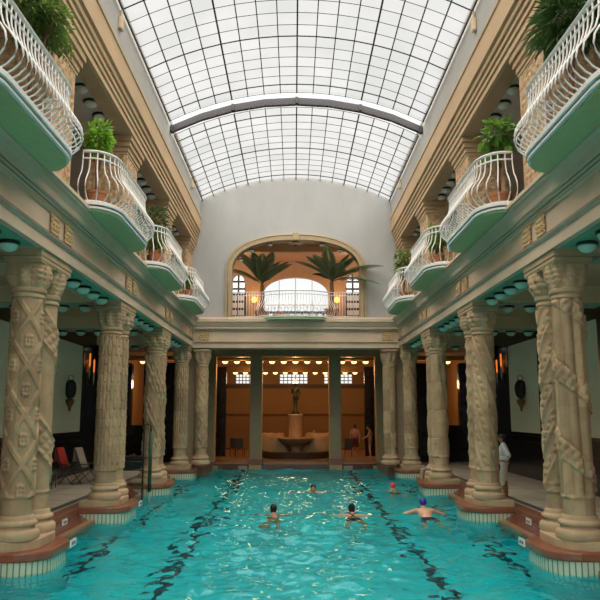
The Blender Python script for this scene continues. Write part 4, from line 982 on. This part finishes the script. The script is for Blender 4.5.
bush('dark spiky plant above the nearest right balcony',(4.5,11.15,6.53),2.3,(.5,.65,.5),800,.36,m_leaf4,.28,.1,True,seed=8)
bush('low green plant on the third right balcony',(4.2,21.0,6.53),.95,(.3,.4,.42),300,.18,m_leaf3,.2,seed=9)
bush('bushy green plant at the near end of the farthest right balcony',(4.2,27.6,6.53),1.55,(.36,.5,.55),700,.16,m_leaf,.22,.1,seed=10)
def palm(label,loc,h,fronds,seed,pot=True):
    rr=random.Random(seed); t=thing('potted_palm',label,'palm',loc,0,'palms on the back balcony')
    MB().lathe([(.22,0),(.3,.4),(.33,.42),(.33,.48),(.26,.48)],n=20).build('pot',m_terra,t,smooth=True,split=40)
    MB().tube([(0,0,.4),(.02,0,h*.5),(0,0,h)],[.12,.11,.09],10).build('trunk',m_stem,t,smooth=True)
    for (az,el,l) in fronds:
        mb=MB(); pts=[]; d=Vector((math.cos(az),math.sin(az),0)); p=Vector((0,0,h)); e=el; N=15
        for k in range(N): pts.append(p.copy()); p=p+(d*math.cos(e)+Vector((0,0,1))*math.sin(e))*l/N; e-=.062
        mb.tube(pts,[.022*(1-.8*k/N) for k in range(N)],5)
        for k in range(2,N):
            f=k/N; tan=(pts[k]-pts[k-1]).normalized(); sd=tan.cross(Vector((0,0,1))).normalized(); up=sd.cross(tan)
            for q in(-1,1):
                for hh in(0,.5):
                    ll=.46*math.sin(PI*min(1,f*.85+.14))+.05; mb.leaf(pts[k]-tan*(l/N)*hh,sd*q+tan*1.1-up*.2,up,ll,.085)
        mb.build('frond',m_palm,t)
    return t
def fr(seed,n,extra=()):
    rr=random.Random(seed); return [(2*PI*k/n+rr.uniform(-.25,.25),rr.uniform(.8,1.45),rr.uniform(1.5,2.05)) for k in range(n)]+list(extra)
palm('dark green palm left of the balcony centre under the arch',(-1.55,32.6,6.44),1.7,fr(3,15),3)
palm('dark green palm right of the balcony centre with fronds reaching past the arch frame',(1.6,31.75,6.44),1.7,fr(8,14,[(-.50,.62,2.7),(-.58,.28,2.6)]),5)
t=thing('planter','reddish terracotta planter behind the back balcony railing, left of its middle','planter',(-.75,33.6,6.44)); MB().lathe([(.2,0),(.32,.3),(.36,.45),(.3,.5)],n=20).build('pot',m_terra,t,smooth=True,split=40); MB().ell((0,0,.5),(.27,.27,.12),16,8).build('clay_mound',m_terra,t,smooth=True)

# ------------------------------------------------------------------ poolside things
t=thing('pool_handrail','tall dark green handrail and ladder frame standing in the water before the third left columns','ladder',(0,23.2,0))
mb=MB(); x1,x2=-4.82,-4.60
mb.tube([(x1,0,-1.3),(x1,0,1.85)]+[((x1+x2)/2-(x2-x1)/2*math.cos(a),0,1.85+.13*math.sin(a)) for a in np.linspace(.2,PI-.2,9)]+[(x2,0,1.85),(x2,0,1.7)],.028,8); mb.build('arched_rail',m_ladder,t,smooth=True)
MB().tube([(x2,0,1.74),(x2,0,-.1)],.058,12).build('padded_sleeve',m_sleeve,t,smooth=True); MB().tube([(x2,0,-.1),(x2,0,-1.3)],.03,8).build('steel_post',M('bare_steel',(.3,.32,.33),.35,metal=.7),t,smooth=True)
mb=MB(); 
for z in(.80,.55): mb.tube([(-5.5,0,z),(x1,0,z)],.02,8); 
mb.tube([(-5.5,0,0),(-5.5,0,.82)],.02,8); mb.tube([(-5.15,0,.55),(-5.15,0,.8)],.015,8); mb.build('side_rails',m_ladder,t,smooth=True)
MB().box(-5.52,x1,-.3,.3,.10,.15).build('step_platform',m_ladder,t,bevel=.01)
MB().tube([(-5.45,-.25,.1),(-5.45,-.25,0.0)],.02,6).build('platform_foot',m_ladder,t)
# depth signs
for sx in(-1,1):
    for n,(x,y,z,where) in enumerate([(4.19,14.32,-.07,'on the rounded curb under the nearest pair'),(5.30,17.0,-.135,'on the straight curb between the first and second pairs'),(4.19,20.28,-.07,'on the rounded curb under the second pair')]):
        if sx>0 and n==2: continue
        if n!=1: x=4.195; y=y-.36
        t=thing('depth_sign',f"small white sign {where}, {side(sx)} side",'sign',(sx*(x-.012),y,z),0,'curb signs')
        MB().box(-.012,.012,-.17,.17,-.065,.065).build('plate',m_sign,t,bevel=.004)
        mb=MB()
        for q,(a,b) in enumerate(((-.11,-.05),(-.035,-.015),(0,.06),(.08,.12))): mb.box(-sx*.010,-sx*.0135,a,b,-.03 if q!=1 else -.03,.03 if q in(0,2) else .01)
        mb.build('marks',m_signink,t)
# folding deck chairs with towels
def folding_chair(loc,rz,label):
    t=thing('folding_chair',label,'chair',loc,rz,'folding deck chairs')
    mb=MB()
    for s_ in(-1,1):
        x=.27*s_; mb.tube([(x,.42,0),(x,-.05,.5),(x,-.30,1.15)],.016,8); mb.tube([(x*.92,-.42,0),(x*.92,.12,.44),(x*.92,.34,.46)],.016,8); mb.tube([(x*1.05,-.14,.66),(x*1.05,.32,.64)],.02,8); mb.tube([(x*1.05,.30,.64),(x*1.05,.28,.45)],.013,6)
    fr=mb.build('frame',m_chair,t,smooth=True)
    mb=MB(); mb.box(-.25,.25,-.08,.36,.445,.465); mb.build('seat',m_sling,t,bevel=.008)
    mb=MB(); V=[(-.25,-.05,.5),(.25,-.05,.5),(.25,-.29,1.12),(-.25,-.29,1.12),(-.25,-.075,.49),(.25,-.075,.49),(.25,-.315,1.11),(-.25,-.315,1.11)]; mb.add(V,[(0,1,2,3),(7,6,5,4),(0,4,5,1),(1,5,6,2),(2,6,7,3),(3,7,4,0)]); mb.build('backrest',m_sling,t)
    for s_ in(-1,1): MB().tube([(.3*s_*.95,.42,.015),(.2*s_,.42,.015)],.014,6).build('foot',m_chair,t)
    return t
def towel(loc,rz,mat,label,top=1.13,w=.2):
    t=bpy.data.objects; mb=MB(); n=10; prof=[(-.36,.72),(-.335,.9),(-.335,1.08),(-.315,1.165),(-.28,1.165),(-.235,1.05),(-.13,.78),(-.03,.53)]
    V=[];F=[]
    for i,(y,z) in enumerate(prof):
        for k in range(n+1): V.append((-w+2*w*k/n,y+.012*math.sin(k*1.9+i),z+.008*math.sin(k*1.3)))
    for i in range(len(prof)-1):
        for k in range(n): a=i*(n+1)+k; F.append((a,a+1,a+n+2,a+n+1))
    mb.add(V,F); o=mb.build('towel',mat,None,loc,True,rz=rz); s_=o.modifiers.new('s','SOLIDIFY'); s_.thickness=.02; s_.offset=1; tag(o,label,'towel','towels on deck chairs'); return o
FC=[(-7.65,24.6,'folding deck chair under the red towel, left aisle'),(-7.02,24.6,'folding deck chair under the beige towel in the middle of the left aisle row'),(-6.55,25.4,'empty folding deck chair nearest the second left columns')]
for i,(x,y,l) in enumerate(FC): folding_chair((x,y,0),math.radians(-105),l)
towel((-7.65,24.6,0),math.radians(-105),m_towel,'red towel hung over a deck chair back in the left aisle'); towel((-7.02,24.6,0),math.radians(-105),m_towel2,'beige towel hung over a deck chair back in the left aisle')
t=thing('side_table','small dark side table beside the deck chairs in the left aisle','table',(-7.78,23.2,0)); MB().box(-.22,.22,-.22,.22,.43,.46).build('top',m_chair,t,bevel=.01)
for a,b in((1,1),(1,-1),(-1,1),(-1,-1)): MB().tube([(.19*a,.19*b,0),(.19*a,.19*b,.43)],.02,8).build('leg',m_chair,t)
# lit dark-framed planter ledge at the left aisle end
t=thing('planter_box','low dark planter box with sandals on top at the end of the left aisle','planter',(-6.9,31.0,0)); MB().box(-.7,.7,-.25,.25,0,.55).build('box',m_ladder,t,bevel=.02)
t2=thing('sandal','brown sandal lying on the dark planter box','shoe',(-6.85,31.0,.55)); MB().ell((0,0,.03),(.15,.06,.03),12,8).build('sole',m_boot,t2,smooth=True); MB().tube([(.03,-.055,.03),(.03,0,.10),(.03,.055,.03)],.02,6).build('strap',m_boot,t2,smooth=True)
# chairs in the hall
def hall_chair(loc,rz,label):
    t=thing('hall_chair',label,'chair',loc,rz,'chairs in the hall behind'); MB().box(-.22,.22,-.22,.22,.42,.47).build('seat',m_redcloth,t,bevel=.015); MB().box(-.22,.22,-.24,-.19,.47,1.0).build('backrest',m_sling,t,bevel=.03)
    for a,b in((1,1),(1,-1),(-1,1),(-1,-1)): MB().tube([(.19*a,.19*b,0),(.19*a,.19*b,.43)],.018,6).build('leg',m_chair,t)
hall_chair((-2.95,39.3,0),math.radians(200),'dark chair left of the fountain, nearer the olive pier'); hall_chair((-3.55,40.0,0),math.radians(140),'dark chair left of the fountain, beside the black pier'); hall_chair((2.72,39.0,0),math.radians(150),'dark chair right of the fountain beside the olive pier')

# ------------------------------------------------------------------ lights, world, camera
w=bpy.data.worlds.new('overcast'); S.world=w; w.use_nodes=True; nt=w.node_tree; bg=nt.nodes['Background']; bg.inputs[1].default_value=1.2
bg.inputs[0].default_value=(1,.995,.985,1)
def light(name,typ,loc,e,col,size=.3,rot=None,angle=None):
    l=bpy.data.lights.new(name,typ); l.energy=e; l.color=col
    if typ=='SUN': l.angle=angle
    elif typ=='AREA': l.size=size
    else: l.shadow_soft_size=size
    o=bpy.data.objects.new(name,l); C.objects.link(o); o.location=loc
    if rot: o.rotation_euler=rot
    return o
light('overcast_sun','SUN',(0,10,30),12.5,(1,.88,.745),rot=(math.radians(12),0,0),angle=math.radians(130))
for x in(-2.9,0,2.9):
    light('hall_lamp_light','POINT',(x,38.8,4.7),42,(1,.5,.18),.2); light('hall_lamp_light','POINT',(x,44.5,4.4),42,(1,.5,.18),.2)
for sx in(-1,1):
    light('aisle_end_light','POINT',(sx*7.3,39.8,3.9),70,(1,.5,.16),.2); light('upper_room_light','POINT',(sx*2.1,36.6,8.2),14,(1,.5,.2),.2)
light('fountain_fill','POINT',(0,37.4,3.4),55,(1,.55,.22),.15); light('upper_room_fill','POINT',(-3.2,34.0,9.3),110,(1,.86,.72),.8); light('upper_room_fill','POINT',(3.2,34.0,9.3),110,(1,.86,.72),.8)  # added fill lights with no visible lamps: fountain front and upper room
cam=bpy.data.cameras.new('camera'); co=bpy.data.objects.new('camera',cam); C.objects.link(co); S.camera=co
cam.sensor_fit='HORIZONTAL'; cam.sensor_width=36; cam.lens=36*720/600; cam.clip_end=200
pitch=math.atan(114/720); yaw=-math.atan(6/720)
co.location=(CAMX,0,CAMH); co.rotation_euler=(PI/2+pitch,0,yaw)
S.view_settings.view_transform='Standard'; S.view_settings.look='None'; S.view_settings.exposure=0.0; S.view_settings.gamma=1; S.view_settings.use_curve_mapping=False
S.cycles.max_bounces=12; S.cycles.diffuse_bounces=5; S.cycles.transparent_max_bounces=12; S.cycles.use_denoising=True; S.cycles.sample_clamp_indirect=6
